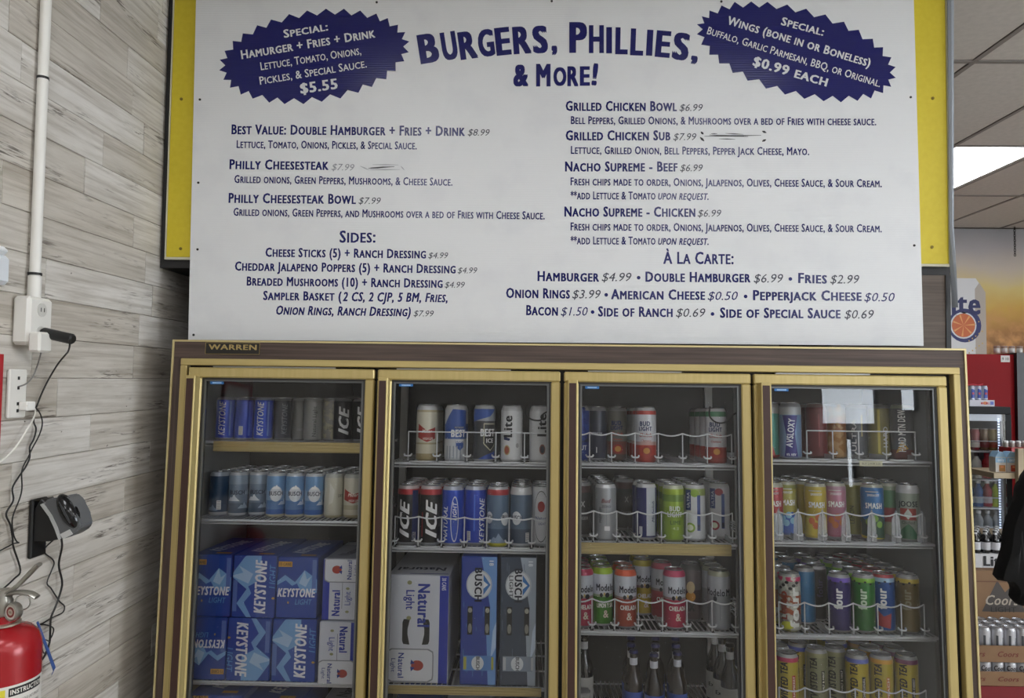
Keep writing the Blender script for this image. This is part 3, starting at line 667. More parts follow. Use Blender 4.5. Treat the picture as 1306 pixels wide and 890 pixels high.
def smash(fr, c2):
    def f(A, r, h):
        A.rect('c8c8c0', 0, h * .86, .04, .003); T(A, 'e8ecec', 'SMIRNOFF', r, h, 6, .80, .036, .008); T(A, 'f2f4f2', 'SMASH', r, h, 8, .62, .052, .018, bold=.05)
        A.poly(c2, [(-.045, h * .10), (.045, h * .06), (.045, h * .38), (.02, h * .46), (-.02, h * .36), (-.045, h * .42)])
        for q, (u, v) in enumerate(((-.012, .34), (.008, .40), (.022, .30), (.0, .26))): A.oval(fr, u, h * v, .010, .011, layer=2)
    return f
look('sm1', 'S', 'gold can with blue mountain shapes', [(0, 'a0a0a4'), (.05, '3a5c9c'), (.30, 'a8a04c'), (.86, '8c9048'), (.93, 'b8b8a8')], art=smash('8cc0d8', '3a62b8'), colour='gold-blue')
look('sm0', 'S', 'red and blue can cut by door edge', [(0, 'a0a0a4'), (.05, '5c8cb8'), (.45, 'b8444c'), (.9, 'b8b8a8')], art=smash('d8e0e4', '7caad0'), colour='red-blue')
look('sm2', 'S', 'yellow can with orange fruit', [(0, 'a0a0a4'), (.05, 'c0a832'), (.86, 'b8a43c'), (.93, 'b8b8a8')], art=smash('d86c28', 'd8c040'), colour='yellow')
look('sm3', 'S', 'pink can with pale lettering', [(0, 'a0a0a4'), (.05, 'a85c74'), (.45, 'b87c90'), (.86, 'b08898'), (.93, 'b8b8a8')], art=smash('c87440', 'b06880'), colour='pink')
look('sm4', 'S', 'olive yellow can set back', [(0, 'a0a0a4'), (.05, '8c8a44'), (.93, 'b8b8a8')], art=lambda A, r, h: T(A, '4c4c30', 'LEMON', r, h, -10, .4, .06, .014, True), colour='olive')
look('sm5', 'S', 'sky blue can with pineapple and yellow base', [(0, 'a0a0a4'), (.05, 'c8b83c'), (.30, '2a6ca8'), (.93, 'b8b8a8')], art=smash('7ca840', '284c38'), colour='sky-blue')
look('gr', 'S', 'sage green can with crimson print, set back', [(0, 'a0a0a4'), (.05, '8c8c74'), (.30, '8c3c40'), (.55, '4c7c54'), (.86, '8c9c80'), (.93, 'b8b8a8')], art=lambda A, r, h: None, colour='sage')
def joos(A, r, h):
    T(A, '20242c', 'JOOSE', r, h, 2, .66, .062, .018, bold=.03); A.rect('a8443c', 0, h * .48, .05, h * .20); A.poly('dfe3da', [(0, h * .58), (.012, h * .48), (0, h * .39), (-.012, h * .48)], 2)
    A.poly('2f6c48', [(-.035, h * .06), (.035, h * .06), (.012, h * .26), (.0, h * .32), (-.02, h * .22)], 2); T(A, '4a5048', 'Crafted', r, h, 0, .34, .04, .010, shear=.3)
look('joos', 'S', 'grey-white can, red box and green hill', [(0, 'b0b0b0'), (.05, '9aa494'), (.84, 'd0d0d0')], metal=.3, art=joos, colour='grey-white')
def four(c='f2f2f2', extra=None):
    def f(A, r, h):
        T(A, c, 'four', r, h, -6, .58, .066, .026, True, bold=.05)
        if extra: A.poly(extra, [(-.02, h * .12), (.02, h * .08), (.024, h * .34), (.0, h * .28), (-.022, h * .4)])
        for k in range(4): A.oval('181818', -.028 + .017 * k, h * .87 - (k % 2) * .006, .004, .003)
    return f
def loko(A, r, h):
    T(A, 'f0f0ea', 'four', r, h, 26, .42, .13, .030, True, bold=.05); T(A, '9c4030', 'LOKO', r, h, -28, .45, .09, .018, True, bold=.06); A.oval('c8c838', deg(r, -12), h * .12, .022, .012)
    for k in range(6): A.oval('201c20', -.03 + .011 * k, h * (.74 + .05 * (k % 3)), .006, .005)
look('fo0', 'S', 'mottled orange can with pink shoulder, white lettering', [(0, 'b0b060'), (.12, '8c7c74'), (.30, 'a0502c'), (.62, '9c9890'), (.86, 'd83c70'), (.93, 'a0a0a0')], mottled='c8c8bc', art=loko, colour='orange')
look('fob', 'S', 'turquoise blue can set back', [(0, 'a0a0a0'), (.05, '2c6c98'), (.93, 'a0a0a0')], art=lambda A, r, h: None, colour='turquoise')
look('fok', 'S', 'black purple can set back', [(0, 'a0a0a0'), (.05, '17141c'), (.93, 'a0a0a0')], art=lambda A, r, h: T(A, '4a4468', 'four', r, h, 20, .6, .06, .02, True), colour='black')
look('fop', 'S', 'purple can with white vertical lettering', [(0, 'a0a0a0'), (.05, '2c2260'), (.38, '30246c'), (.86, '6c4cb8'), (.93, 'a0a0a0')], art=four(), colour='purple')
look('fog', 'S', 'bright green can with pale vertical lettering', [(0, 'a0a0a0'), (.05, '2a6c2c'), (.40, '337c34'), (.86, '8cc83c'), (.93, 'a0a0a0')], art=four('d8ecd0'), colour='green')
look('fou', 'S', 'blue can with red and blue flag print', [(0, 'a0a0a0'), (.05, '1f4f94'), (.86, 'a0c0d8'), (.93, 'b04048')], art=four('f2f2f2', 'a03038'), colour='blue')
look('fod', 'S', 'bronze can with grey lettering', [(0, 'a0a0a0'), (.05, '6c5c34'), (.86, 'c8b040'), (.93, 'a0a0a0')], art=four('8c8468'), colour='bronze')
def tea(word, c):
    def f(A, r, h):
        T(A, '1c1c14', 'TWISTED TEA', r, h, -16, .50, .135, .022, True, bold=.04, shear=.15); A.rect(c, deg(r, 34), h * .46, .012, .07); A.text('f4f0d8', word, deg(r, 34), h * .46, .064, .007, rot=90, bold=.02, layer=2)
        A.rect('b8a838', deg(r, -60), h * .5, .003, h * .8)
    return f
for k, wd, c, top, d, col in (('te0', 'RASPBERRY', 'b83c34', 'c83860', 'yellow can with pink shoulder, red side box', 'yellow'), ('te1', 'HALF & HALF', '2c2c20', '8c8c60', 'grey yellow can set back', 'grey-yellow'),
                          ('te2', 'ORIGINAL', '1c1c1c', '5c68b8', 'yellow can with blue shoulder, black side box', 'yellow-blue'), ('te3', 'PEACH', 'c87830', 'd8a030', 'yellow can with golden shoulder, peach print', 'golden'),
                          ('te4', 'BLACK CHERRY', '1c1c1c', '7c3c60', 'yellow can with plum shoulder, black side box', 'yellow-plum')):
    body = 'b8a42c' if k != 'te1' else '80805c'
    look(k, 'S', d, [(0, 'a0a0a0'), (.05, body), (.86, top), (.93, 'a0a0a0')], metal=.2, art=tea(wd, c), colour=col)

BODY = {}; ARTM = {}
def body_mesh(key):
    if key not in BODY:
        L = LOOKS[key]; r, h = SIZES[L['size']]; bm = bmesh.new(); lathe(bm, can_profile(r, h), 24)
        BODY[key] = mesh('body', bm, band_mat(L['bands'], h, L['rough'], L['metal'] * .45, L['mottled']), True)
        A = Art(); L['art'](A, r, h)
        ARTM[key] = A.meshes(lambda u, v, l: Vector(((r + .0004 * l) * math.sin(u / r), -(r + .0004 * l) * math.cos(u / r), v)), step=.005, rough=.35, metal=.1)
    return BODY[key], ARTM[key]
DN = ['leftmost', 'second', 'third', 'rightmost']; SN = ['top', 'second', 'third', 'fourth']; ORD = ['first', 'second', 'third', 'fourth', 'fifth', 'sixth', 'seventh', 'eighth', 'ninth', 'tenth']
def place_can(key, x, y, z, label, group, full=True, M=None):
    L = LOOKS[key]; r, h = SIZES[L['size']]
    bme, arts = body_mesh(key)
    if M is None:
        phi = math.atan2(-x, 2.36 + y); M = TC @ Matrix.Translation((x, y, z)) @ Matrix.Rotation(phi, 4, 'Z')
    t = thing('drink_can', label, 'can', M, group)
    link('body', bme, t); link('lid', lid_mesh(r, h, L['lid']), t)
    if full:
        link('pull_tab', tab_mesh(r, h), t)
        for k, me in arts: link(k, me, t)
    return t
FRONT = []
def row(door, shelf, z, items, pitch=.079, yref=600, w=.139):
    g = 'cans on the %s shelf behind the %s door' % (SN[shelf], DN[door])
    used = []; later = []
    for i, it in sorted(enumerate(items), key=lambda q: q[1][2]):
        key, px, dy, nb = it[:4]
        y = w + dy; x = LC(px, yref, y).x
        front = dy < .05
        while any(math.hypot(x - a, y - b_) < rr + SIZES[LOOKS[key]['size']][0] + .0006 for a, b_, rr in used): y += .003
        used.append((x, y, SIZES[LOOKS[key]['size']][0])); FRONT.append((door, shelf, x, y, used[-1][2]))
        place_can(key, x, y, z, '%s, %s from left, %s shelf, %s door' % (LOOKS[key]['desc'], ORD[i], SN[shelf], DN[door]), g)
        later.append((i, key, x, y, nb))
    for i, key, x, y, nb in later:
        bk = key; rk = SIZES[LOOKS[key]['size']][0]
        for q in range(nb):
            yy = y + pitch * (q + 1)
            if yy > .50: break
            if any(math.hypot(x - a, yy - b_) < rr + rk + .0004 for a, b_, rr in used): continue
            used.append((x, yy, rk)); FRONT.append((door, shelf, x, yy, rk))
            place_can(bk, x, yy, z, '%s can queued %s behind %s can from left, %s shelf, %s door' % (LOOKS[bk]['colour'], ORD[q + 1], ORD[i], SN[shelf], DN[door]), g, full=False)
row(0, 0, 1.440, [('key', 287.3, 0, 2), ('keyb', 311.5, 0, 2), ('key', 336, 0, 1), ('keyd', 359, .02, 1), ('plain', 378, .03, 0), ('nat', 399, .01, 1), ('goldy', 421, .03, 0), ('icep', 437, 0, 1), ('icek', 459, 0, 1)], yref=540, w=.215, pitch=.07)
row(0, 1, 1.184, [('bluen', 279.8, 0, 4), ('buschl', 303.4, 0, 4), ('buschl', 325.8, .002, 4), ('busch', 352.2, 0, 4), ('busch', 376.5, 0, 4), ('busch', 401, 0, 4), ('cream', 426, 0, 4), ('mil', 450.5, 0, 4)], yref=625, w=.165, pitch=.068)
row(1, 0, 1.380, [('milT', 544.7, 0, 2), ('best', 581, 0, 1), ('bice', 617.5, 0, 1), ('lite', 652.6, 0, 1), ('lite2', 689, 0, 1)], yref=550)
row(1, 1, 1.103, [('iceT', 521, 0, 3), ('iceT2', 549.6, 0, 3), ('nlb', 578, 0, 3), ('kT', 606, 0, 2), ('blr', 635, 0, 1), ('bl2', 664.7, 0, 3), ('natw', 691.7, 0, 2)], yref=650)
row(2, 0, 1.385, [('nut', 739, .05, 1), ('plat', 761, .10, 3), ('blcd', 787, .12, 2), ('blch', 823.5, 0, 3), ('blcg', 912.7, 0, 3)], yref=550)
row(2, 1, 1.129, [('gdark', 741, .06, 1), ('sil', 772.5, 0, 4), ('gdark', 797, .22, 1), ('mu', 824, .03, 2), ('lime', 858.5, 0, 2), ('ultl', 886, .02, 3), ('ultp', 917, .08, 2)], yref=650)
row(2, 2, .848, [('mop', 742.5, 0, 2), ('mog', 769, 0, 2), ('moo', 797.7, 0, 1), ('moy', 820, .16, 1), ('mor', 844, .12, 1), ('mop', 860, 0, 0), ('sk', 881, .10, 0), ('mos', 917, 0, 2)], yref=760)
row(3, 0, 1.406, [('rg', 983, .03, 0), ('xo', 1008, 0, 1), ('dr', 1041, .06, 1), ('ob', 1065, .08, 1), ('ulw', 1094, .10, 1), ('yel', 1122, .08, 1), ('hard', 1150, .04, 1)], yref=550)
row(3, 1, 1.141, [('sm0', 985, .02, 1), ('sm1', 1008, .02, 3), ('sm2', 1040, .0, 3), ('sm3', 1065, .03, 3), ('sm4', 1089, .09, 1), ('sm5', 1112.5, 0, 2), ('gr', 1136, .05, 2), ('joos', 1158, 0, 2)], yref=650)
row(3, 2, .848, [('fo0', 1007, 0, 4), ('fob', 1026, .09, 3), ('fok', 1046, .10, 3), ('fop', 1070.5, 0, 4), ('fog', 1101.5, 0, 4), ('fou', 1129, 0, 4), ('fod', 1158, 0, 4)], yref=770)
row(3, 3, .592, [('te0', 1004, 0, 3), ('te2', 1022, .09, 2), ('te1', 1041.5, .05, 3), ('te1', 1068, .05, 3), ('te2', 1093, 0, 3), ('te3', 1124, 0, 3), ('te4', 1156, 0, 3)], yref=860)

# ---- can racks
PLAS = plastic_mat()
def wire_rack(door, shelf, z, xs, rail=.095, w=.09, sag=0.0, plastic=False, plates=False, close=True):
    t = thing('can_rack', ('clear plastic' if plastic else 'white wire') + ' can rack on %s shelf behind %s door' % (SN[shelf], DN[door]), 'rack', TC @ Matrix.Translation((0, 0, z)), 'can racks on the shelves')
    lo_, hi_ = [(-1.09, -.52), (-.446, .078), (.154, .686), (.756, 1.325)][door]; xs = [min(max(x, lo_), hi_) for x in xs]
    bm = bmesh.new(); pts = []
    for a, b in zip(xs, xs[1:]):
        for k in range(6): u = k / 6; pts.append((a + (b - a) * u, w - .012 * math.sin(math.pi * u), rail - sag * math.sin(math.pi * u)))
    pts.append((xs[-1], w, rail))
    tube(bm, pts, .0024, 6); obj('front_rail', bm, WIRE, t, True)
    for x in xs:
        bm = bmesh.new(); tube(bm, [(x, w, rail), (x, w, .0052)], .002, 5)
        tube(bm, smooth([(x - .012, w, .026), (x - .008, w - .010, .021), (x + .008, w - .010, .021), (x + .012, w, .026)], 3), .003, 5)
        obj('divider_post', bm, WIRE, t)
        if plates:
            bm = bmesh.new(); prism(bm, [(x - .016, .001), (x + .016, .001), (x + .013, rail - .02), (x + .002, rail + .012), (x - .012, rail - .02)], w + .003, w + .0055); obj('divider_plate', bm, PLAS, t)
    bm = bmesh.new(); nb = 10
    for a, b in zip(xs, xs[1:]):
        c = (a + b) / 2; rr = (b - a) / 2 * .86
        prism(bm, [(c + rr * math.cos(math.pi * k / nb), -rr * .45 * math.sin(math.pi * k / nb)) for k in range(nb + 1)], 0, .0035, M=Matrix(((1, 0, 0, 0), (0, 0, 1, w + .001), (0, 1, 0, .0008), (0, 0, 0, 1))))
    obj('front_lip', bm, WIRE if not plastic else mat('b4b8bb', .3), t)
    bm = bmesh.new()
    for x in xs:
        hit = [y for d_, s_, cx_, y, rr in FRONT if d_ == door and s_ == shelf and abs(cx_ - x) < rr + .002]
        y1 = min([y - .04 for y in hit] + [.52])
        box(bm, x - .0015, x + .0015, w + .004, max(y1, w + .0055), .0006, .018)
    obj('lane_divider', bm, PLAS, t)
def px2(l, y, w=.09): return [LC(p, y, w).x for p in l]
wire_rack(1, 0, 1.380, px2([521, 557.5, 596, 632.5, 669, 704], 560), .1)
wire_rack(1, 1, 1.103, px2([504, 534, 563.5, 592.5, 621, 649.5, 678.5, 706], 660), .098, sag=.004)
wire_rack(2, 0, 1.385, px2([722, 752, 780, 810, 839.5, 870.5, 902, 933], 560), .1, sag=.008, plastic=True)
wire_rack(2, 1, 1.129, px2([727, 757, 786.5, 813, 843.5, 876, 908, 934], 660), .1, sag=.008, plastic=True)
wire_rack(2, 2, .848, px2([727, 755, 784, 814, 845, 876, 908, 939], 770), .1, sag=.008, plastic=True)
wire_rack(3, 0, 1.406, px2([1029, 1062, 1095, 1130, 1167], 560), .095)
wire_rack(3, 1, 1.141, px2([993, 1018, 1049, 1079, 1112, 1143, 1176], 660), .095, sag=.008, plastic=True, plates=True)
wire_rack(3, 2, .848, px2([993, 1026, 1057, 1088, 1119, 1149, 1178], 770), .1, sag=.008, plastic=True)
wire_rack(3, 3, .592, px2([993, 1026, 1058, 1090, 1120, 1150, 1180], 860), .09, sag=.008, plastic=True)

# ================================================================== CARTONS
def keystone_art(W, H):
    A = Art(); s = W
    A.poly('7fb0e2', [(-.62 * s, .05 * s), (-.30 * s, .30 * s), (-.05 * s, .13 * s), (.18 * s, .42 * s), (.30 * s, .34 * s), (.52 * s, .18 * s), (.62 * s, .0), (.62 * s, -.12 * s), (-.62 * s, -.12 * s)], 1)
    A.poly('2a55b0', [(-.62 * s, -.02 * s), (-.28 * s, .17 * s), (-.12 * s, .04 * s), (.0, .10 * s), (.12 * s, -.12 * s), (-.62 * s, -.12 * s)], 2)
    A.poly('b5d4f0', [(.05 * s, .1 * s), (.18 * s, .42 * s), (.24 * s, .2 * s), (.36 * s, .28 * s), (.22 * s, .02 * s)], 2)
    A.rect('1f47a4', 0, -.42 * s, 1.3 * s, .6 * s, 2)
    A.text('f2f4fa', 'KEYSTONE', 0, -.12 * s, .94 * s, .20 * s, bold=.05, shear=.2, layer=4); A.text('5c9ad8', 'LIGHT', .18 * s, -.34 * s, .42 * s, .13 * s, bold=.01, shear=.2, layer=4)
    A.rect('d9a440', -.30 * s, .56 * s, .34 * s, .13 * s, 3); A.text('2a2418', '15 CANS', -.30 * s, .56 * s, .29 * s, .07 * s, bold=.02, layer=4)
    A.oval('c8a850', -.2 * s, -.36 * s, .02 * s, .03 * s, 4, 10)
    return A
def natural_art(W, H, n='30'):
    A = Art()
    A.rect('1f35a8', 0, H / 2 - H * .055, W, H * .11 if W > H else H * .13, 1); return A
def carton(label, base, x0, x1, z0, z1, w0, dep, side, faces, group, name='beer_carton', rot=0):
    x0 = max(x0, -1.106); cx, cz = (x0 + x1) / 2, z0; W, H = x1 - x0, z1 - z0
    M = TC @ Matrix.Translation((cx, w0, z0)) @ Matrix.Rotation(rad(rot), 4, 'Z')
    t = thing(name, label, 'carton', M, group)
    B('carton_body', base, t, -W / 2, W / 2, 0, dep, 0, H, bev=.003)
    for A, Mf, clip in faces(W, H):
        for k, me in A.meshes(flat(Mf), clip=clip): link(k, me, t)
    return t
KB = mat('1f47a4', .45, name='blue_board', noise=.12, nscale=6); NW = mat('d6d8e0', .45, name='white_board')
def face_front(A, W, H): return (A, Matrix.Translation((0, -.0003, H / 2)), (W / 2 - .001, H / 2 - .001))
def key_faces(rot, side=True):
    def f(W, H):
        S = min(W, H)
        A = keystone_art(W if rot in (0, 180) else H * .92, H).rotated(rot)
        if side: A.rect('5a78c0', (-W / 2 + .010) if rot == 90 else (W / 2 - .010), (-.03 if rot == 90 else .04), .014, H * .5, 3)
        out = [face_front(A, W, H)]
        Tp = Art().text('c6d2ea', 'KEYSTONE', 0, 0, .20, .045, rot=78, bold=.05, shear=.2).rect('b98a34', W * .2, -.13, .05, .02)
        out.append((Tp, Matrix.Translation((0, .16, H + .0004)) @ Matrix.Rotation(rad(-90), 4, 'X'), (W / 2 - .002, .155)))
        return out
    return f
def pxbox(xa, xb, ya, yb, w): a = LC(xa, yb, w); b = LC(xb, ya, w); return a.x, b.x, a.z, b.z
def kc(lbl, xa, xb, z0, z1, rot, w=.08, dep=.33):
    x0 = LC(xa, 760, w).x; x1 = LC(xb, 760, w).x
    carton(lbl, KB, x0, x1, z0, z1, w, dep, None, key_faces(rot), 'blue beer cartons behind the leftmost door')
kc('blue beer carton, lettering upright, top left of the stack', 242.5, 294.2, .871, 1.069, 0)
kc('blue beer carton, lettering running upward, top middle of the stack', 295.8, 350.8, .871, 1.069, 90, w=.078)
kc('blue beer carton with black gap at its right, upright lettering, top right', 352.5, 404, .871, 1.066, 0, w=.08)
kc('blue beer carton, lettering upside down, bottom left of the stack', 242.5, 291.5, .671, .869, 180)
kc('blue beer carton, lettering running downward, bottom middle of the stack', 293, 347.5, .671, .869, 270)
kc('blue beer carton, lettering running upward, bottom right of the stack', 349.5, 405, .671, .868, 90)
kc('blue carton on lowest visible shelf, leftmost', 246, 316, .403, .620, 0, w=.09)
kc('blue carton on lowest visible shelf, second', 319, 390, .403, .600, 0, w=.11)
def nat_can(A, u, v, s, layer=2):      # printed picture of a can label, rounded
    A.poly('8f9298', [(u + s * (.42 * max(-1, min(1, 1.35 * math.cos(t)))), v + s * (.62 * max(-1, min(1, 1.25 * math.sin(t))))) for t in [2 * math.pi * q / 28 for q in range(28)]], layer)
    A.poly('dcdde2', [(u + s * (.39 * max(-1, min(1, 1.35 * math.cos(t)))), v + s * (.59 * max(-1, min(1, 1.25 * math.sin(t))))) for t in [2 * math.pi * q / 28 for q in range(28)]], layer + 1)
    A.oval('a8382c', u, v + s * .20, s * .13, s * .16, layer + 2); A.poly('24388c', [(u - s * .15, v + s * .04), (u - s * .05, v + s * .14), (u - s * .03, v + s * .02)], layer + 3).poly('24388c', [(u + s * .15, v + s * .04), (u + s * .05, v + s * .14), (u + s * .03, v + s * .02)], layer + 3)
    A.text('24388c', 'Natural', u, v - s * .22, s * .62, s * .15, bold=.02, layer=layer + 3); A.text('24388c', 'Light', u, v - s * .42, s * .34, s * .11, bold=.0, layer=layer + 3)
def nat_faces(rot, small=True):
    def f(W, H):
        L, S = max(W, H), min(W, H); A = Art()       # designed landscape, L wide and S high
        A.rect('1f35a8', 0, S * .5 - S * .09, L, S * .18, 1)
        A.text('24389c', 'Natural', -L * .22, S * .14, L * .42, S * .20, bold=.04, layer=3)
        A.text('24389c', 'Light', -L * .14, -S * .16, L * .22, S * .15, bold=.0, layer=3); A.oval('9a9a70', L * .02, -S * .16, L * .022, S * .05, 3, 8); A.oval('9a9a70', -L * .36, -S * .16, L * .022, S * .05, 3, 8)
        B_ = Art(); nat_can(B_, 0, 0, S * .78); B_ = B_.rotated(0)
        for k, c, vs, fs, l in B_.L: A.L.append((k, c, [(q[0] + L * .33, q[1] - S * .02) + tuple(q[2:]) for q in vs], fs, l))
        A.rect('50535c', -L * .06, -S * .02, L * .5, .0012, 2)
        out = [face_front(A.rotated(rot), W, H)]
        Tp = Art().rect('8c90a0', 0, 0, W, .25, 1).text('3a3d4c', 'Natural', 0, .0, .16, .04, rot=80, bold=.03)
        out.append((Tp, Matrix.Translation((0, .14, H + .0004)) @ Matrix.Rotation(rad(-90), 4, 'X'), (W / 2 - .004, .13)))
        return out
    return f
xa, xb = LC(411, 760, .085).x, LC(460, 760, .085).x
carton('white beer carton with blue left stripe, right end, upper', NW, xa, xb, .866, 1.060, .085, .33, None, nat_faces(90), 'white beer cartons')
xa, xb = LC(406.5, 820, .07).x, LC(456, 820, .07).x
carton('white beer carton with blue right stripe, right end, lower', NW, xa, xb, .671, .864, .07, .33, None, nat_faces(270), 'white beer cartons')
carton('white and silver carton on lowest visible shelf, right end', NW, -.66, -.53, .403, .59, .12, .3, None, nat_faces(90), 'white beer cartons')
# big white pack with cut handle
def natbig(W, H):
    A = Art(); A.rect('1f35a8', W / 2 - .015, 0, .030, H, 1)
    A.text('24389c', 'Natural', W * .10, H * .22, H * .40, W * .19, rot=-90, bold=.04, layer=3); A.text('24389c', 'Light', -W * .12, H * .27, H * .18, W * .14, rot=-90, layer=3)
    A.oval('9a9a70', -W * .14, H * .43, W * .04, H * .02, 3, 8); A.oval('9a9a70', -W * .14, H * .10, W * .04, H * .02, 3, 8)
    for s_ in (-1, 1):
        cx = -W * .02 + s_ * W * .15
        A.poly('17181c', [(cx + s_ * W * .05, -H * .14), (cx - s_ * W * .05, -H * .145), (cx - s_ * W * .015, -H * .05), (cx - s_ * W * .015, .0), (cx - s_ * W * .05, H * .09), (cx + s_ * W * .05, H * .09), (cx + s_ * W * .07, H * .06), (cx + s_ * W * .07, -H * .11)], 3, 'handle_slot')
    B_ = Art(); nat_can(B_, 0, 0, W * .62, 2); B_ = B_.rotated(-90)
    for k, c, vs, fs, l in B_.L: A.L.append((k, c, [(q[0] - W * .11, q[1] - H * .335) + tuple(q[2:]) for q in vs], fs, l))
    A.text('e8eaf4', '30 CANS', W / 2 - .016, H * .42, .04, .014, rot=-90, layer=3)
    Tp = Art().text('2a2f50', 'Natural', .0, -.03, W * .8, .05, rot=180, bold=.04).rect('2a3c98', .04, -.10, W * .7, .008)
    Sd = Art().text('b0b2bc', 'Natural Light', 0, 0, .2, .03, rot=90)
    return [face_front(A, W, H), (Tp, Matrix.Translation((0, .12, H + .0004)) @ Matrix.Rotation(rad(-90), 4, 'X'), (W / 2 - .004, .115))]
xa, xb, za, zb = pxbox(494, 573, 734, 869, .095)
carton('large white beer carton with cut-out handle and blue stripe', NW, xa - .008, xb, .669, zb, .095, .40, None, natbig, None, rot=0)
def busch_faces(light):
    def f(W, H):
        A = Art(); c1 = '6f9cd6' if not light else 'a9b4c2'; c2 = '1c2f74' if not light else '2a3448'
        A.poly(c1, [(W * .28, -H / 2), (W / 2, -H / 2), (W / 2, H / 2), (W * .05, H / 2), (W * .32, H * .1), (W * .22, -H * .1)], 1)
        A.poly('cfdcec' if light else 'b6d0ee', [(W * .34, -H * .3), (W * .5, -H * .2), (W * .5, H * .0), (W * .40, -H * .08)], 2)
        rnd = random.Random(4 + light)
        for k in range(26): A.rect(('4a78bc', '2c4f9c')[k % 2] if not light else ('5c6c84', '48566c')[k % 2], rnd.uniform(-.45, .2) * W, rnd.uniform(-.48, .48) * H, .0022, rnd.uniform(.01, .035), 1)
        A.oval('d8dde2', 0, H * .28, W * .36, W * .40, 2); A.oval('8a9098' if light else '7c8ca0', 0, H * .28, W * .345, W * .385, 3); A.oval('dfe3e6', 0, H * .28, W * .335, W * .375, 4)
        A.poly('3f7cc0', [(W * .12, H * .36), (W * .32, H * .28), (W * .12, H * .20)], 5); A.poly('f4f6f8', [(W * .12, H * .31), (W * .25, H * .28), (W * .12, H * .25)], 6)
        A.text('161d30', 'BUSCH', -W * (.02 if not light else .0), H * .28, H * .265, W * .20, rot=-90, bold=.04, layer=7)
        if light: A.text('161d30', 'LIGHT', -W * .20, H * .27, H * .17, W * .11, rot=-90, bold=.01, layer=7)
        for s_ in (-1, 1):
            cx = W * .0 + s_ * W * .24; A.poly('12141a', [(cx - W * .07, -H * .11), (cx + W * .07, -H * .11), (cx + W * .07, H * .11), (cx - W * .07, H * .11)], 5, 'handle_slot')
            A.oval('a8a89c', cx, H * .08, W * .06, W * .07, 6, 14, kind='can_end'); A.oval('8c8c84', cx, -H * .06, W * .055, W * .13, 6, 14, kind='can_end')
        A.rect('5c8ac8' if not light else '8c98a8', 0, -H * .33, W * .82, W * .40, 3); A.rect('b8b44c' if not light else 'c0c4c8', -W * .36, -H * .33, W * .08, W * .34, 4); A.rect('b8b44c' if not light else 'c0c4c8', W * .40, -H * .33, W * .06, W * .34, 4)
        A.oval('dfe3e6', -W * .01, -H * .33, W * .17, W * .19, 5); A.text('161d30', 'BUSCH', -W * .0, -H * .33, W * .36, W * .10, rot=-90, bold=.03, layer=6)
        A.text('eef2f6', '18', W * .34, H * .45, W * .14, W * .12, rot=-90, bold=.03, layer=5)
        return [face_front(A, W, H)]
    return f
xa, xb, za, zb = pxbox(586, 634.5, 710, 872, .09)
carton('tall blue carton with round white mountain badge', mat('24409a', .4, name='blue_board2'), xa, xb, .669, zb, .09, .4, None, busch_faces(0), None)
xa, xb, za, zb = pxbox(636.5, 684.5, 711, 872, .09)
carton('tall slate grey carton with round white mountain badge', mat('3a4658', .4, name='slate_board'), xa, xb, .669, zb, .09, .4, None, busch_faces(1), None)
for i, (x0, x1) in enumerate(((-.42, -.26), (-.25, -.10), (-.09, .06))):
    carton(['blue', 'white', 'silver'][i] + ' carton on lowest visible shelf, second door', (KB, NW, mat('9a9ea4', .4))[i], x0, x1, .403, .60, .1, .35, None, lambda W, H: [], None)

# ---- bottles behind the third door
def bottle(name, label, M, h, r, glassc, cap, labc, text, group, neck=None):
    t = thing(name, label, 'bottle', M, group)
    bm = bmesh.new(); lathe(bm, [(r * .85, 0), (r, .006), (r, h * .55), (r * .93, h * .62), (r * .5, h * .74), (r * .40, h * .82), (r * .38, h * .95), (r * .42, h * .97)], 20)
    obj('glass_body', bm, mat(glassc, .12, 0, spec=.8), t, True)
    bm = bmesh.new(); lathe(bm, [(r * .46, h * .955), (r * .5, h * .96), (r * .47, h * .985), (r * .40, h)], 16); obj('cap', bm, mat(cap, .35, .3), t, True)
    bm = bmesh.new(); lathe(bm, [(r + .0004, h * .15), (r + .0006, h * .151), (r + .0006, h * .48), (r + .0004, h * .481)], 20, cap=False); obj('paper_label', bm, mat(labc, .5), t, True)
    if neck:
        bm = bmesh.new(); lathe(bm, [(r * .415, h * .80), (r * .41, h * .90)], 16, cap=False); obj('neck_label', bm, mat(neck, .5), t, True)
    if text:
        R_ = r + .001; A = Art().text(text[1], text[0], 0, h * .33, r * 1.5, .013, bold=.03)
        for k, me in A.meshes(lambda u, v, l: Vector(((R_ + .0003 * l) * math.sin(u / R_), -(R_ + .0003 * l) * math.cos(u / R_), v)), step=.005): link(k, me, t)
    return t
def cb(i, px, dy, style, lab):
    w_ = .135 + dy; x = LC(px, 850, w_).x; M = TC @ Matrix.Translation((x, w_, .522)) @ Matrix.Rotation(math.atan2(-x, 2.4), 4, 'Z')
    if style == 'b': bottle('beer_bottle', lab, M, .245, .031, '20150f', '23245c', '2b50a8', ('LIGHT', 'e8ecf4'), 'bottles behind the third door', 'd6d8e0')
    else: bottle('beer_bottle', lab, M, .27, .031, '0b0b0c', '121212', 'bdbdb8', ('Extra', '202020'), 'bottles behind the third door', 'c8c8c8')
cb(0, 808, .03, 'b', 'brown beer bottle, blue cap, leftmost of three on bottom shelf')
cb(1, 834, .0, 'b', 'brown beer bottle, blue cap, middle of three on bottom shelf')
cb(2, 864, .02, 'b', 'brown beer bottle, blue cap, rightmost of three on bottom shelf')
for q in range(2):
    for j, px in enumerate((805, 836, 862)): cb(0, px, .10 + .08 * q, 'b', 'brown beer bottle %s row back, %s column, bottom shelf of third door' % (['one', 'two'][q], ['left', 'middle', 'right'][j]))
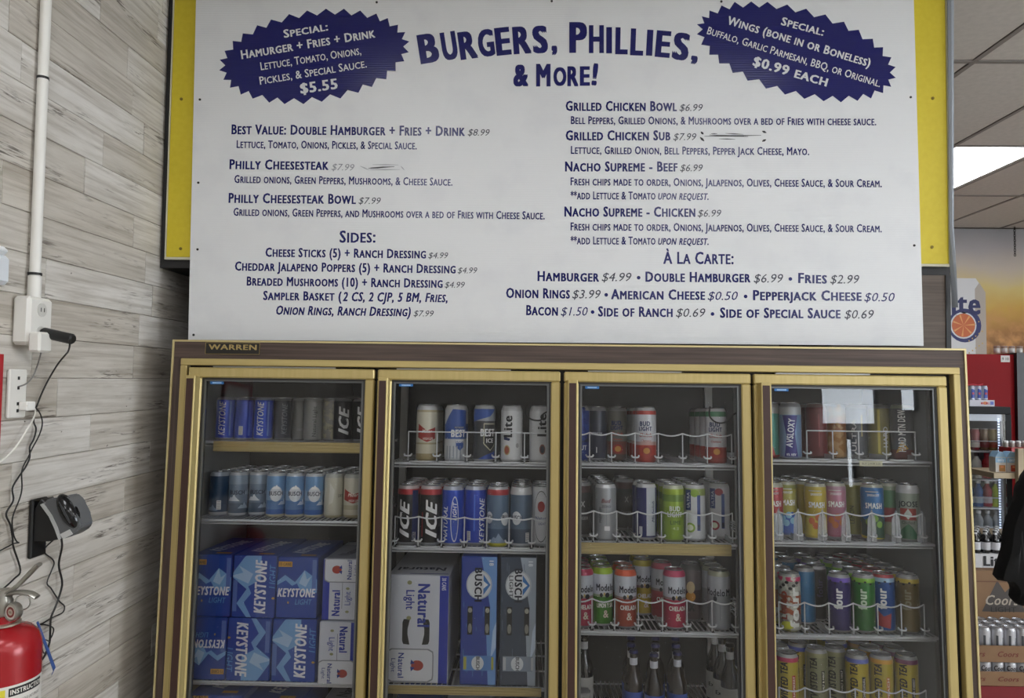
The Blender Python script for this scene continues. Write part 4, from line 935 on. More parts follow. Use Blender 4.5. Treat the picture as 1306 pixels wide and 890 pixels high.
cb(0, 931, .04, 's', 'black bottle with grey neck label, nearest at right'); cb(0, 921, .12, 's', 'black bottle with grey neck label, second back at right'); cb(0, 912, .2, 's', 'black bottle with grey neck label, farthest back at right')
cb(0, 745, .12, 's', 'black bottle standing behind small white carton')
carton('small white carton with crest, low left behind third door', mat('a9a8a6', .5), LC(736, 880, .1).x, LC(753, 880, .1).x, .522, .645, .1, .06, None, lambda W, H: [face_front(Art().text('3a3a3c', 'Modelo', 0, .02, W * .8, .012).oval('4a4a4c', 0, .042, .010, .008).text('3a3a3c', 'Especial', 0, .0, W * .7, .008), W, H)], None, name='small_carton')
# hanging pull cords inside
for i, (px0, py0, px1, py1, lab) in enumerate(((700, 524, 678, 527, 'black looped cord hanging before cans, second door'), (942, 525, 912, 530, 'black looped cord hanging before cans, third door'))):
    a = LC(px0, py0, .05); b = LC(px1, py1, .05)
    pts = [a, a + Vector((-.02, 0, -.012)), b + Vector((.03, 0, -.022)), b + Vector((.0, 0, -.02)), b + Vector((-.018, 0, .0)), b + Vector((-.016, 0, .03))]
    pts = [TC @ p for p in pts]
    bm = bmesh.new(); tube(bm, smooth(pts, 5), .0028, 6); tag(obj('looped_cord', bm, BLACK), lab, 'cord', 'looped cords')

# ================================================================== SIGN AND MENU BOARD
YBX = .10
yL, yR = AY(219, 170, YBX).x, AY(1205.5, 170, YBX).x
yZ = AY(700, 333, YBX).z; hZ = AY(206, 341.5, YBX).z; hR = AY(1209, 170, YBX).x
sign = thing('sign_box', 'large black bulkhead sign box with yellow face behind menu board', 'sign')
B('sign_housing', mat('201f20', .55), sign, XL + .002, hR, YBX, .62, hZ, ZC - .004)
yl = grain_mat('yellow_plastic', 'cfbb26', 'd4c12e', axis=1, sx=60, sy=60, rough=.5)
B('yellow_panel', yl, sign, yL, yR, YBX - .012, YBX - .002, yZ, ZC - .006, bev=.002)
bm = bmesh.new(); box(bm, yL - .004, yL, YBX - .014, YBX - .002, yZ - .008, ZC - .006); box(bm, yR, yR + .004, YBX - .014, YBX - .002, yZ - .008, ZC - .006); box(bm, yL, yR, YBX - .014, YBX - .002, yZ - .008, yZ)
obj('white_edging', bm, mat('c9c6b0', .5), sign)
for px, py in ((231, 126), (230, 317), (1190, 125), (1189, 315)):
    p = AY(px, py, YBX - .014); bm = bmesh.new(); lathe(bm, [(.0055, 0), (.005, .002), (.002, .003)], 12, M=Matrix.Translation((p.x, YBX - .012, p.z)) @ Matrix.Rotation(rad(90), 4, 'X'))
    obj('screw', bm, mat('7a6a2c', .4, .6), sign)
# strip of grey sheet at the right end of the box
gs = []
a0 = [AY(1208.5, 0, .08), AY(1216.5, 0, .08)]; a1 = [AY(1211, 290, .08), AY(1216.5, 290, .08)]; a2 = [AY(1212, 345, .08), AY(1220, 345, .065)]; a3 = [AY(1215, 392, .08), AY(1222, 392, .06)]
rows_ = [(Vector((AY(1208.3, 0, .08).x, .08, ZC - .004)), Vector((AY(1216.3, 0, .08).x, .08, ZC - .004)))] + [(a[0], a[1]) for a in (a0, a1, a2, a3)]
bm = bmesh.new(); V = []
for l, r_ in rows_:
    V.append([bm.verts.new(l), bm.verts.new((l + r_) / 2 + Vector((0, -.004, 0))), bm.verts.new(r_), bm.verts.new(r_ + Vector((0, .003, 0))), bm.verts.new(l + Vector((0, .003, 0)))])
for A_, B_ in zip(V, V[1:]):
    for k in range(5): bm.faces.new((A_[k], A_[(k + 1) % 5], B_[(k + 1) % 5], B_[k]))
bm.faces.new(V[0]); bm.faces.new(V[-1][::-1])
obj('grey_edge_sheet', bm, mat('8e949c', .45), sign)
hous = thing('wood_cabinet', 'dark woodgrain box under right end of the yellow sign', 'cabinet')
B('front_panel', grain_mat('walnut_laminate', '4a3d33', '5f5146', axis=0, sx=4, sy=120), hous, 1.02, AY(1205, 400, .102).x, .098, .112, 1.774, hZ - .001)
B('cabinet_body', BLACK, hous, 1.02, AY(1211, 400, .115).x, .113, .6, 1.774, hZ - .001)
bm = bmesh.new(); box(bm, AY(1205.5, 400, .10).x, AY(1211.5, 400, .10).x, .094, .112, 1.774, hZ - .001); obj('corner_post', bm, mat('1a1a1b', .4), hous)

YM = .078
mt = bpy.data.materials.new('fluted_plastic'); mt.use_nodes = True; nt = mt.node_tree; b = nt.nodes['Principled BSDF']
b.inputs['Base Color'].default_value = lin('dadcde'); b.inputs['Roughness'].default_value = .42
tc = nt.nodes.new('ShaderNodeTexCoord'); wv = nt.nodes.new('ShaderNodeTexWave'); wv.bands_direction = 'Z'; wv.inputs['Scale'].default_value = 40
bp = nt.nodes.new('ShaderNodeBump'); bp.inputs['Strength'].default_value = .12; bp.inputs['Distance'].default_value = .002
nt.links.new(tc.outputs['Object'], wv.inputs['Vector']); nt.links.new(wv.outputs[1], bp.inputs['Height']); nt.links.new(bp.outputs[0], b.inputs['Normal'])
nz = nt.nodes.new('ShaderNodeTexNoise'); nz.inputs['Scale'].default_value = 9; nz.inputs['Detail'].default_value = 5
cr = nt.nodes.new('ShaderNodeValToRGB'); cr.color_ramp.elements[0].position = .3; cr.color_ramp.elements[0].color = lin('dbdde0'); cr.color_ramp.elements[1].position = .5; cr.color_ramp.elements[1].color = lin('e0e2e4')
nt.links.new(tc.outputs['Object'], nz.inputs['Vector']); nt.links.new(nz.outputs[0], cr.inputs[0]); nt.links.new(cr.outputs[0], b.inputs['Base Color'])
BOARD = mt
board = thing('menu_board', 'large white menu board with navy lettering standing on the cooler', 'sign')
TL, TR, BL, BR = AY(250, 0, YM), AY(1165.5, 0, YM), AY(240, 433, YM), AY(1178, 441, YM)
topz = ZC - .006
def ext(a, b_, z): t_ = (z - b_.z) / (a.z - b_.z); return b_ + (a - b_) * t_
bm = bmesh.new()
P = [ext(TL, BL, topz), ext(TR, BR, topz), BR, BL]; f = [bm.verts.new((p.x, YM, p.z)) for p in P]; g = [bm.verts.new((p.x, YM + .006, p.z)) for p in P]
bm.faces.new(f); bm.faces.new(g[::-1])
for i in range(4): bm.faces.new((f[i], g[i], g[(i + 1) % 4], f[(i + 1) % 4]))
obj('board_sheet', bm, BOARD, board)
for px, py in ((255, 127), (253, 233), (252, 318), (480.5, 3), (703.7, 1.5), (920, 2), (1161.4, 124), (1166, 313), (247, 427)):
    p = AY(px, py, YM); bm = bmesh.new(); lathe(bm, [(.0042, 0), (.004, .0015), (.0015, .0025)], 10, M=Matrix.Translation((p.x, YM - .0001, p.z)) @ Matrix.Rotation(rad(90), 4, 'X')); obj('screw', bm, mat('1a1a1e', .5), board)
NAVY = '161a60'; NAVM = BOARD.copy(); NAVM.name = 'navy_vinyl'; b = NAVM.node_tree.nodes['Principled BSDF']
NAVM.node_tree.links.remove(b.inputs['Base Color'].links[0]); b.inputs['Base Color'].default_value = lin(NAVY); b.inputs['Roughness'].default_value = .2; b.inputs['Specular IOR Level'].default_value = .5; PALE = mat('d4d6da', .45, name='pale_vinyl'); INK = mat('2c3042', .4, name='marker_ink')
def wpt(px, py): return AY(px, py, YM - .0006)
def text_line(s, x0, y0, x1, y1, cap, m=NAVM, bold=.02, shear=0, caps=True, layer=0, name='lettering', res=2):
    vs, fs = glyphs(s, bold, shear, caps, res); a, b_ = capfit(vs); p0, p1 = wpt(x0, y0), wpt(x1, y1)
    d = (p1 - p0); L = d.length; d.normalize(); n = Vector((-d.z, 0, d.x)); sx = L / (b_ - a); sy = cap / 394 / .70
    bm = bmesh.new(); V = [bm.verts.new(p0 + d * ((x - a) * sx) + n * (y * sy) + Vector((0, -.0004 * layer - .00008 * lc_, 0))) for x, y, lc_ in vs]
    for f in fs:
        try: bm.faces.new([V[i] for i in f])
        except ValueError: pass
    return link(name, mesh(name, bm, m, recalc=False), board)
def A_(x, y): return 240 + x / 2.7208, 150 + y / 2.7208
def B_(x, y): return 640 + x / 2.4185, 120 + y / 2.4185
def tl(fn, s, x0, x1, y0, y1, cap, **k):
    a = fn(x0, y0); b_ = fn(x1, y1); return text_line(s, a[0], a[1], b_[0], b_[1], cap, **k)
H_ = dict(bold=.040); S_ = dict(bold=.028); P_ = dict(m=INK, bold=-.004, shear=.25, caps=False, name='handwritten_price')
tl(A_, 'Best Value: Double Hamburger + Fries + Drink', 150, 960, 57, 63, 13.2, **H_); tl(A_, '$8.99', 970, 1046, 62, 63, 9, **P_)
tl(A_, 'Lettuce, Tomato, Onions, Pickles, & Special Sauce.', 168, 793, 105, 110, 10.6, **S_)
tl(A_, 'Philly Cheesesteak', 143, 487, 178, 181, 13.2, **H_); tl(A_, '$7.99', 497, 576, 182, 184, 9, m=mat('8c8f96', .4), bold=-.004, shear=.25, caps=False, name='handwritten_price')
tl(A_, 'Grilled onions, Green Peppers, Mushrooms, & Cheese Sauce.', 160, 917, 226, 236, 10.6, **S_)
tl(A_, 'Philly Cheesesteak Bowl', 140, 582, 295, 299, 13.2, **H_); tl(A_, '$7.99', 591, 668, 299, 300, 9, **P_)
tl(A_, 'Grilled onions, Green Peppers, and Mushrooms over a bed of Fries with Cheese Sauce.', 157, 1237, 340, 353, 10.6, **S_)
tl(A_, 'Sides:', 525, 650, 433, 433, 16, bold=.03)
for s, x0, x1, y0, y1, pr in (('Cheese Sticks (5) + Ranch Dressing', 268, 825, 482, 488, (833, 902)), ('Cheddar Jalapeno Poppers (5) + Ranch Dressing', 162, 928, 530, 540, (935, 1003)), ('Breaded Mushrooms (10) + Ranch Dressing', 203, 883, 582, 590, (890, 960))):
    tl(A_, s, x0, x1, y0, y1, 12, **H_); tl(A_, '$4.99', pr[0], pr[1], y1, y1, 8, **P_)
tl(A_, 'Sampler Basket (', 260, 532, 632, 635, 12, **H_); tl(A_, '2 CS, 2 CJP, 5 BM, Fries,', 536, 900, 636, 640, 12, bold=.040, shear=.22)
tl(A_, 'Onion Rings, Ranch Dressing)', 305, 772, 683, 689, 12, bold=.040, shear=.22); tl(A_, '$7.99', 782, 852, 689, 690, 8, **P_)
tl(B_, 'Grilled Chicken Bowl', 197, 540, 51, 52, 13.2, **H_); tl(B_, '$6.99', 548, 620, 52, 52, 9.5, **P_)
tl(B_, 'Bell Peppers, Grilled Onions, & Mushrooms over a bed of Fries with cheese sauce.', 213, 1155, 92, 96, 10.6, **S_)
tl(B_, 'Grilled Chicken Sub', 197, 520, 142, 142, 13.2, **H_); tl(B_, '$7.99', 529, 600, 142, 142, 9.5, **P_)
tl(B_, 'Lettuce, Grilled Onion, Bell Peppers, Pepper Jack Cheese, Mayo.', 213, 948, 184, 188, 10.6, **S_)
tl(B_, 'Nacho Supreme - Beef', 195, 542, 238, 238, 13.2, **H_); tl(B_, '$6.99', 550, 620, 238, 238, 9.5, **P_)
for dy in (0, 139):
    tl(B_, 'Fresh chips made to order, Onions, Jalapenos, Olives, Cheese Sauce, & Sour Cream.', 212, 1172, 281 + dy, 287 + dy, 10.6, **S_)
    tl(B_, '**add Lettuce & Tomato', 212, 474, 324 + dy, 325 + dy, 10.6, **S_); tl(B_, 'upon request.', 482, 638, 325 + dy, 326 + dy, 10.6, bold=.03, shear=.25)
tl(B_, 'Nacho Supreme - Chicken', 193, 597, 377, 378, 13.2, **H_); tl(B_, '$6.99', 604, 677, 378, 378, 9.5, **P_)
tl(B_, 'À La Carte:', 498, 715, 523, 524, 16, bold=.03)
R3 = [('Hamburger', 110, 300, 577), ('$4.99', 308, 400, 577), ('Double Hamburger', 443, 767, 579), ('$6.99', 777, 868, 581), ('Fries', 914, 1003, 583), ('$2.99', 1013, 1103, 584),
      ('Onion Rings', 13, 210, 629), ('$3.99', 217, 305, 630), ('American Cheese', 337, 627, 633), ('$0.50', 635, 728, 635), ('Pepperjack Cheese', 775, 1110, 636), ('$0.50', 1118, 1212, 639),
      ('Bacon', 75, 173, 682), ('$1.50', 182, 265, 683), ('Side of Ranch', 297, 527, 686), ('$0.69', 537, 628, 687), ('Side of Special Sauce', 673, 1045, 690), ('$0.69', 1057, 1148, 692)]
for s, x0, x1, y in R3:
    if s[0] == '$': tl(B_, s, x0, x1, y, y, 11.5, m=NAVM if s in ('$0.50', '$1.50') else INK, bold=0, shear=.25, caps=False, name='price')
    else: tl(B_, s, x0, x1, y - 1, y + 1, 13.2, **H_)
for x, y in ((422, 566), (890, 570), (322, 619), (752, 624), (280, 672), (650, 678)):
    bm = bmesh.new(); p = wpt(*B_(x, y)); vs = [bm.verts.new(p + Vector((.0062 * math.cos(t), 0, .0062 * math.sin(t)))) for t in [2 * math.pi * k / 12 for k in range(12)]]; bm.faces.new(vs); link('bullet_dot', mesh('bullet_dot', bm, NAVM, recalc=False), board)
# scribbled-out prices
def scribble(pts, wd, c):
    bm = bmesh.new()
    for (x0, y0), (x1, y1) in pts:
        p0, p1 = wpt(x0, y0), wpt(x1, y1); n = (p1 - p0).cross(Vector((0, 1, 0))).normalized() * (wd / 394 / 2)
        bm.faces.new([bm.verts.new(q) for q in (p0 - n * .3, (p0 + p1) / 2 - n, p1 - n * .3, p1 + n * .3, (p0 + p1) / 2 + n, p0 + n * .3)])
    link('crossed_out_price', mesh('crossed_out_price', bm, mat(c, .6), recalc=False), board)
scribble([(A_(633, 174), A_(716, 170)), (A_(625, 176), A_(690, 172))], 2.0, '4a4c52'); scribble([(A_(597, 168), A_(628, 182)), (A_(640, 163), A_(730, 164)), (A_(630, 181), A_(735, 180)), (A_(738, 168), A_(750, 182))], 1.6, 'a8aab0')
scribble([(B_(625, 130), B_(800, 127)), (B_(640, 126), B_(760, 131))], 1.8, '55565a'); scribble([(B_(612, 133), B_(624, 145)), (B_(614, 116), B_(622, 124)), (B_(803, 114), B_(816, 119)), (B_(803, 146), B_(815, 140))], 3.2, '1c1c20')
scribble([(B_(645, 122), B_(665, 122)), (B_(670, 138), B_(720, 139)), (B_(690, 121), B_(745, 124))], 1.4, '5a5c60')
# title, letter by letter along its arch
def glyph_box(ch, x0, x1, t, b_, tl_=0, ox=500, sc=3.265):
    vs, fs = glyphs(ch, .055, 0, False, 4); xs = [v[0] for v in vs]; ys = [v[1] for v in vs]; a, c, e, g_ = min(xs), max(xs), min(ys), max(ys)
    bm = bmesh.new(); V = []
    cx = (x0 + x1) / 2; cy = (t + b_) / 2; W = x1 - x0; Hh = b_ - t; ct, st = math.cos(rad(tl_)), math.sin(rad(tl_))
    for x, y, lc_ in vs:
        u = ((x - a) / (c - a) - .5) * W; v = -((y - e) / (g_ - e) - .5) * Hh
        u += v * -.06 * 0
        X = cx + u * ct + v * st; Y = cy - u * st + v * ct; V.append(bm.verts.new(wpt(ox + X / sc, Y / sc) + Vector((0, -.00008 * lc_, 0))))
    for f in fs:
        try: bm.faces.new([V[i] for i in f])
        except ValueError: pass
    link('title_letter', mesh('title_letter', bm, NAVM, recalc=False), board)
for ch, x0, x1, t, b_, r_ in (('B', 110, 192, 140, 262, 9), ('U', 206, 270, 132, 250, 9), ('R', 278, 352, 130, 246, 8), ('G', 358, 425, 122, 236, 7), ('E', 430, 493, 114, 230, 6), ('R', 503, 578, 110, 224, 4), ('S', 585, 648, 107, 222, 3), (',', 664, 688, 190, 230, 0),
                              ('P', 738, 812, 92, 220, 0), ('H', 820, 882, 105, 221, 0), ('I', 892, 916, 113, 222, 0), ('L', 930, 982, 114, 226, -1), ('L', 993, 1047, 119, 231, -2), ('I', 1060, 1086, 124, 232, -3), ('E', 1098, 1160, 128, 239, -5), ('S', 1170, 1238, 136, 251, -8), (',', 1244, 1272, 232, 268, -8),
                              ('&', 505, 568, 269, 360, 0), ('M', 600, 660, 266, 360, 0), ('O', 672, 726, 280, 358, 0), ('R', 730, 776, 276, 359, 0), ('E', 782, 824, 276, 357, 0), ('!', 834, 856, 263, 356, -6)):
    glyph_box(ch, x0, x1, t, b_, r_)
# starbursts
def burst(tips, ox, oy=0, sc=4.353):
    P = [(ox + x / sc, oy + y / sc) for x, y in tips]; cx = sum(p[0] for p in P) / len(P); cy = sum(p[1] for p in P) / len(P); out = []
    for i, p in enumerate(P):
        q = P[(i + 1) % len(P)]; mx, my = (p[0] + q[0]) / 2, (p[1] + q[1]) / 2
        tx, ty = q[0] - p[0], q[1] - p[1]; l = math.hypot(tx, ty); nx, ny = -ty / l, tx / l
        if nx * (cx - mx) + ny * (cy - my) < 0: nx, ny = -nx, -ny
        out += [p, (mx + nx * 7.5, my + ny * 7.5)]
    bm = bmesh.new(); V = [bm.verts.new(wpt(*p)) for p in out]; c = bm.verts.new(wpt(cx, cy))
    for i in range(len(V)): bm.faces.new((V[i], V[(i + 1) % len(V)], c))
    link('starburst', mesh('starburst', bm, NAVM, recalc=False), board)
burst([(383, 140), (460, 108), (560, 78), (660, 58), (765, 48), (865, 48), (955, 58), (1045, 75), (1108, 100), (1165, 137), (1205, 178), (1228, 230), (1225, 290), (1200, 340), (1152, 395), (1100, 440), (1020, 483), (945, 515), (845, 547), (742, 565), (640, 578), (535, 578), (450, 570), (358, 548), (292, 525), (232, 487), (195, 443), (172, 390), (175, 332), (202, 282), (247, 227), (303, 185)], 240)
burst([(108, 58), (175, 30), (248, 10), (340, 8), (430, 10), (540, 25), (645, 48), (752, 80), (855, 120), (937, 165), (1015, 215), (1072, 262), (1118, 318), (1142, 372), (1143, 432), (1117, 482), (1072, 517), (1005, 547), (930, 560), (838, 568), (742, 562), (635, 549), (527, 525), (422, 492), (320, 448), (237, 405), (162, 352), (107, 304), (62, 248), (38, 190), (38, 135), (65, 90)], 880)
def C1(x, y): return 240 + x / 4.353, y / 4.353
def C2(x, y): return 880 + x / 4.353, y / 4.353
for fn, s, x0, y0, x1, y1, cap, bd in ((C1, 'Special:', 533, 210, 778, 168, 11, .03), (C1, 'Hamurger + Fries + Drink', 297, 328, 1040, 207, 12, .03), (C1, 'Lettuce, Tomato, Onions,', 405, 390, 962, 302, 11, .012), (C1, 'Pickles, & Special Sauce.', 400, 470, 993, 374, 11, .012), (C1, '$5.55', 625, 520, 832, 491, 14, .035),
                                  (C2, 'Special:', 503, 137, 738, 199, 11, .03), (C2, 'Wings (bone in or Boneless)', 203, 133, 995, 372, 11.5, .03), (C2, 'Buffalo, Garlic Parmesan, BBQ, or Original.', 92, 188, 1052, 484, 10.5, .012), (C2, '$0.99 each', 345, 362, 757, 480, 13, .035)):
    a = fn(x0, y0); b_ = fn(x1, y1); text_line(s, a[0], a[1], b_[0], b_[1], cap, m=PALE, bold=bd, layer=1)

# ================================================================== THINGS ON THE PLANK WALL
WH = mat('dedcd6', .4, name='white_plastic'); RUB = mat('141414', .45, name='black_rubber')
def RX(cx, cy, cz): return Matrix.Translation((cx, cy, cz))
pipe = thing('conduit_pipe', 'white vertical conduit pipe clipped on the plank wall', 'pipe')
pt = AX(60, 0, XL + .016); zj = AX(43, 352, XL + .016).z; py = AX(51.5, 180, XL + .016).y
bm = bmesh.new(); tube(bm, [(XL + .016, py, zj - .055), (XL + .016, py, zj)], .0155, 16); obj('coupling', bm, WH, pipe, True)
bm = bmesh.new(); tube(bm, [(XL + .016, py, zj), (XL + .016, py, ZC - .006)], .0128, 16); obj('pipe', bm, WH, pipe, True)
for yy in (98, 351):
    z = AX(52, yy, XL + .016).z; bm = bmesh.new(); tube(bm, [(XL + .016, py, z - .003), (XL + .016, py, z + .003)], .0142 if yy < 200 else .0162, 16); obj('black_band', bm, RUB, pipe)
ob = thing('outlet_box', 'white surface outlet box at the foot of the conduit pipe', 'outlet', RX(XL, (AX(20, 410, XL).y + AX(62, 410, XL + .045).y) / 2, 1.784))
zt_ = zj - .055 - 1.784
B('box_cover', WH, ob, 0, .045, -.045, .045, -.061, zt_, bev=.008)
for z in (.028, -.030):
    bm = bmesh.new(); lathe(bm, [(.017, .0), (.017, .002), (.014, .0025)], 18, M=Matrix.Translation((.045, .0, z)) @ Matrix.Rotation(rad(90), 4, 'Y')); obj('socket', bm, mat('c9c7c1', .4), ob, True)
    bm = bmesh.new(); box(bm, .0475, .0482, -.007, -.005, z - .005, z + .005); box(bm, .0475, .0482, .005, .007, z - .005, z + .005); obj('slot', bm, BLACK, ob)
ad = thing('power_adapter', 'black cylindrical plug adapter sticking out of the outlet box', 'adapter', RX(XL + .049, AX(54, 420, XL + .049).y, 1.756) @ Matrix.Rotation(rad(12), 4, 'Y'))
bm = bmesh.new(); tube(bm, [(0, 0, 0), (.005, 0, 0), (.078, 0, 0), (.082, 0, 0)], [.010, .0135, .0135, .010], 14); obj('barrel', bm, RUB, ad, True)
wa = thing('plug_block', 'white square plug block hanging below the outlet box', 'plug', RX(XL + .0455, AX(52, 430, XL + .06).y, 1.705))
B('plug_body', WH, wa, 0, .03, -.026, .022, -.0, .05, bev=.005)
sn = thing('wall_sensor', 'white rounded wall device at the left edge of the picture', 'device', RX(XL, -.700, 1.905))
B('sensor_body', mat('d3d8de', .35), sn, 0, .034, -.04, .040, -.045, .025, bev=.009); B('sensor_cap', mat('e2e5e8', .35), sn, 0, .031, -.037, .037, .026, .046, bev=.008)
pl = thing('wall_plate', 'narrow white wall plate with two holes beside red frame', 'plate', RX(XL, -.585, 1.603))
B('plate_body', WH, pl, 0, .010, -.031, .031, -.060, .060, bev=.003)
for z in (.038, .014, -.025, -.042):
    bm = bmesh.new(); box(bm, .0101, .0108, -.004, .003, z - .004, z + .004); obj('hole', bm, BLACK, pl)
up_ = thing('usb_plug', 'small white plug in the lower hole of the wall plate', 'plug', RX(XL + .011, -.570, 1.572)); B('plug_body', mat('ecebe6', .35), up_, 0, .022, -.014, .017, -.011, .011, bev=.002)
rf = thing('red_framed_sign', 'red framed sign cut off by the left edge', 'sign', RX(XL, -.7955, 1.561))
bm = bmesh.new()
for a in ((-.15, .15, .125, .137), (-.15, .15, -.137, -.125), (-.15, -.138, -.125, .125), (.138, .150, -.125, .125)): box(bm, 0, .014, a[0], a[1], a[2], a[3])
obj('frame', bm, mat('a8242c', .4), rf); B('sheet', mat('d8d4cf', .6), rf, 0, .006, -.138, .138, -.125, .125)
def cord(name, px, r, m, lab, X=XL + .010, extra=None, n=6):
    pts = []
    for i, p in enumerate(px):
        xx = p[2] if len(p) > 2 else X; pts.append(AX(p[0], p[1], xx))
    bm = bmesh.new(); tube(bm, smooth(pts, 5), r, 6); return tag(obj(name, bm, m, None, True), lab, 'cord', 'cords on the plank wall')
XA_ = XL + .128
cord('power_cord', [(88, 433, XA_), (89, 440, XA_ - .003), (87, 448, XL + .10), (83, 453, XL + .07), (74, 464, XL + .04), (63, 482), (54, 500), (48, 515), (44, 527), (43, 538), (46, 547), (43, 560), (38, 570), (38, 583), (33, 595), (26, 605), (16, 622), (17, 638), (8, 655), (13, 669), (16, 685), (17, 697), (26, 727), (18, 738), (0, 754), (-20, 768)], .0022, RUB, 'black cord from the adapter winding down to left edge')
cord('power_cord', [(35, 516, XL + .030), (44, 519, XL + .02), (51, 527), (54, 540), (50, 555), (41, 572), (36, 583), (28, 600), (28, 622), (25, 636), (16, 660), (17, 680), (21, 690), (24, 692), (18, 693), (10, 697), (0, 702), (-12, 707)], .0018, RUB, 'thin black cord from small plug ending in a hook', X=XL + .014)
cord('power_cord', [(34, 517, XL + .034), (40, 519, XL + .02), (45, 523), (42, 535), (33, 550), (25, 563), (14, 577), (0, 589), (-14, 598)], .0022, mat('e4e2da', .4), 'white cord from small plug leaving at left edge', X=XL + .018)
cord('power_cord', [(53, 446, XL + .05), (51, 455, XL + .04), (47, 468), (42, 480), (34, 489), (24, 493)], .0018, mat('7d7b78', .4), 'short grey cord from plug block into wall plate', X=XL + .013)
cord('power_cord', [(70, 687, XL + .05), (62, 694, XL + .04), (57, 700), (58, 706), (66, 712), (69, 718), (66, 727), (60, 743), (65, 750), (70, 758), (76, 767), (82, 773), (80, 781), (68, 787), (56, 794), (52, 796), (60, 797), (68, 801), (67, 809), (64, 815)], .0018, RUB, 'thin kinked black cord under the scanner cradle', X=XL + .008)
cord('power_cord', [(78, 686, XL + .06), (79, 698, XL + .04), (75, 720), (79, 740), (78, 752), (71, 773), (65, 788), (64, 806), (63, 820), (57, 836), (50, 847), (46, 862), (43, 880), (41, 900), (40, 920)], .0026, RUB, 'thicker black cord hanging from the scanner cradle', X=XL + .016)
cord('power_cord', [(63, 818), (57, 816), (54, 824), (56, 833), (61, 827), (63, 818)], .0014, RUB, 'small loop of black cord beside the fire extinguisher', X=XL + .021)
# scanner cradle
cr_ = thing('scanner_cradle', 'black wall-mounted barcode scanner cradle', 'cradle')
p0 = AX(37, 640, XL); p1 = AX(57, 632, XL)
y0_, y1_ = -.517, -.457
bm = bmesh.new(); box(bm, XL + .001, XL + .012, y0_, y1_, 1.183, 1.332, bev=.003); box(bm, XL + .012, XL + .03, y0_ + .015, y1_ - .006, 1.235, 1.3245, bev=.003); obj('wall_bracket', bm, RUB, cr_)
yc = -.486
def PX(px, py, y=yc): p = AY(px, py, y); return (p.x, p.z)
bm = bmesh.new(); poly = [PX(*q) for q in ((50, 650), (60, 634), (68, 641), (83, 666), (88, 684), (70, 688), (48, 688), (52, 668))]; prism(bm, poly, yc - .024, yc + .024)
bmesh.ops.bevel(bm, geom=bm.edges[:], offset=.002, segments=1, affect='EDGES'); obj('arm', bm, mat('1b1b1c', .4), cr_)
bm = bmesh.new(); poly = [PX(*q) for q in ((64, 640), (70, 634), (92, 631), (100, 638), (107, 655), (111, 668), (108, 675), (97, 682), (86, 685), (80, 664))]; prism(bm, poly, yc - .028, yc + .028)
bmesh.ops.bevel(bm, geom=bm.edges[:], offset=.003, segments=2, affect='EDGES'); obj('grey_shell', bm, mat('5f6163', .35), cr_, True)
bm = bmesh.new(); poly = [PX(*q) for q in ((61, 641), (65, 639), (76, 655), (83, 670), (87, 683), (84, 685), (79, 671), (72, 656))]; prism(bm, poly, yc - .0305, yc + .0305); obj('silver_strip', bm, mat('c9cbcc', .3, .4), cr_)
sc_ = thing('barcode_scanner', 'glossy black handheld scanner resting in the wall cradle', 'scanner')
bm = bmesh.new(); bmesh.ops.create_uvsphere(bm, u_segments=20, v_segments=12, radius=1)
ctr = AY(88, 652, yc - .02); ax_ = (AY(97, 672, yc) - AY(77, 634, yc)).normalized(); pr_ = Vector((0, 1, 0)).cross(ax_)
for v in bm.verts: v.co = ctr + ax_ * v.co.x * .050 + pr_ * v.co.y * .021 + Vector((0, 1, 0)) * v.co.z * .022
obj('body', bm, mat('0d0d0f', .15), sc_, True)
bm = bmesh.new(); tube(bm, [ctr + ax_ * -.02 + pr_ * s * .0 + Vector((0, -.022, 0)) + pr_ * -.006, ctr + Vector((0, -.0235, 0)) + pr_ * -.008, ctr + ax_ * .03 + Vector((0, -.019, 0)) + pr_ * -.004] if False else smooth([ctr + ax_ * -.03 + Vector((0, -.015, 0)), ctr + Vector((0, -.0225, 0)) + pr_ * -.003, ctr + ax_ * .03 + Vector((0, -.016, 0))], 4), .003, 6); obj('trigger_ridge', bm, mat('3a3b3d', .3), sc_, True)
bm = bmesh.new(); q = [PX(*a) for a in ((86, 678), (98, 672), (102, 678), (90, 684))]; prism(bm, q, yc - .031, yc - .0285); obj('label_tab', bm, mat('c4c5c3', .4), cr_)
# fire extinguisher
ex = thing('fire_extinguisher', 'red fire extinguisher with silver valve on the plank wall', 'fire extinguisher', RX(-1.155, -.740, 0))
ez = 1.091
bm = bmesh.new(); lathe(bm, [(.069, .62), (.077, .632), (.078, .65), (.078, ez - .052), (.0765, ez - .037), (.070, ez - .018), (.057, ez - .005), (.036, ez + .002), (.028, ez + .006), (.028, ez + .026)], 36)
obj('cylinder', bm, mat('a01820', .25, .1, name='red_enamel', spec=.6), ex, True)
bm = bmesh.new(); lathe(bm, [(.030, ez + .004), (.036, ez + .006), (.036, ez + .010), (.030, ez + .012)], 28); obj('collar_ring', bm, mat('b8b2a2', .3, .7), ex, True)
AL = mat('a8a69e', .3, .8, name='cast_aluminium')
bm = bmesh.new(); lathe(bm, [(.020, ez + .026), (.021, ez + .03), (.019, ez + .058), (.014, ez + .07), (.014, ez + .082)], 16); box(bm, -.045, .012, -.010, .012, ez + .034, ez + .052, bev=.003); obj('valve', bm, AL, ex, True)
G = Matrix.Translation((.036, -.022, ez + .040)) @ Matrix.Rotation(rad(90), 4, 'X') @ Matrix.Rotation(rad(-18), 4, 'Y')
bm = bmesh.new(); lathe(bm, [(.018, -.012), (.020, -.008), (.020, .004), (.017, .006), (.016, .002)], 24, M=G); obj('gauge_rim', bm, AL, ex, True)
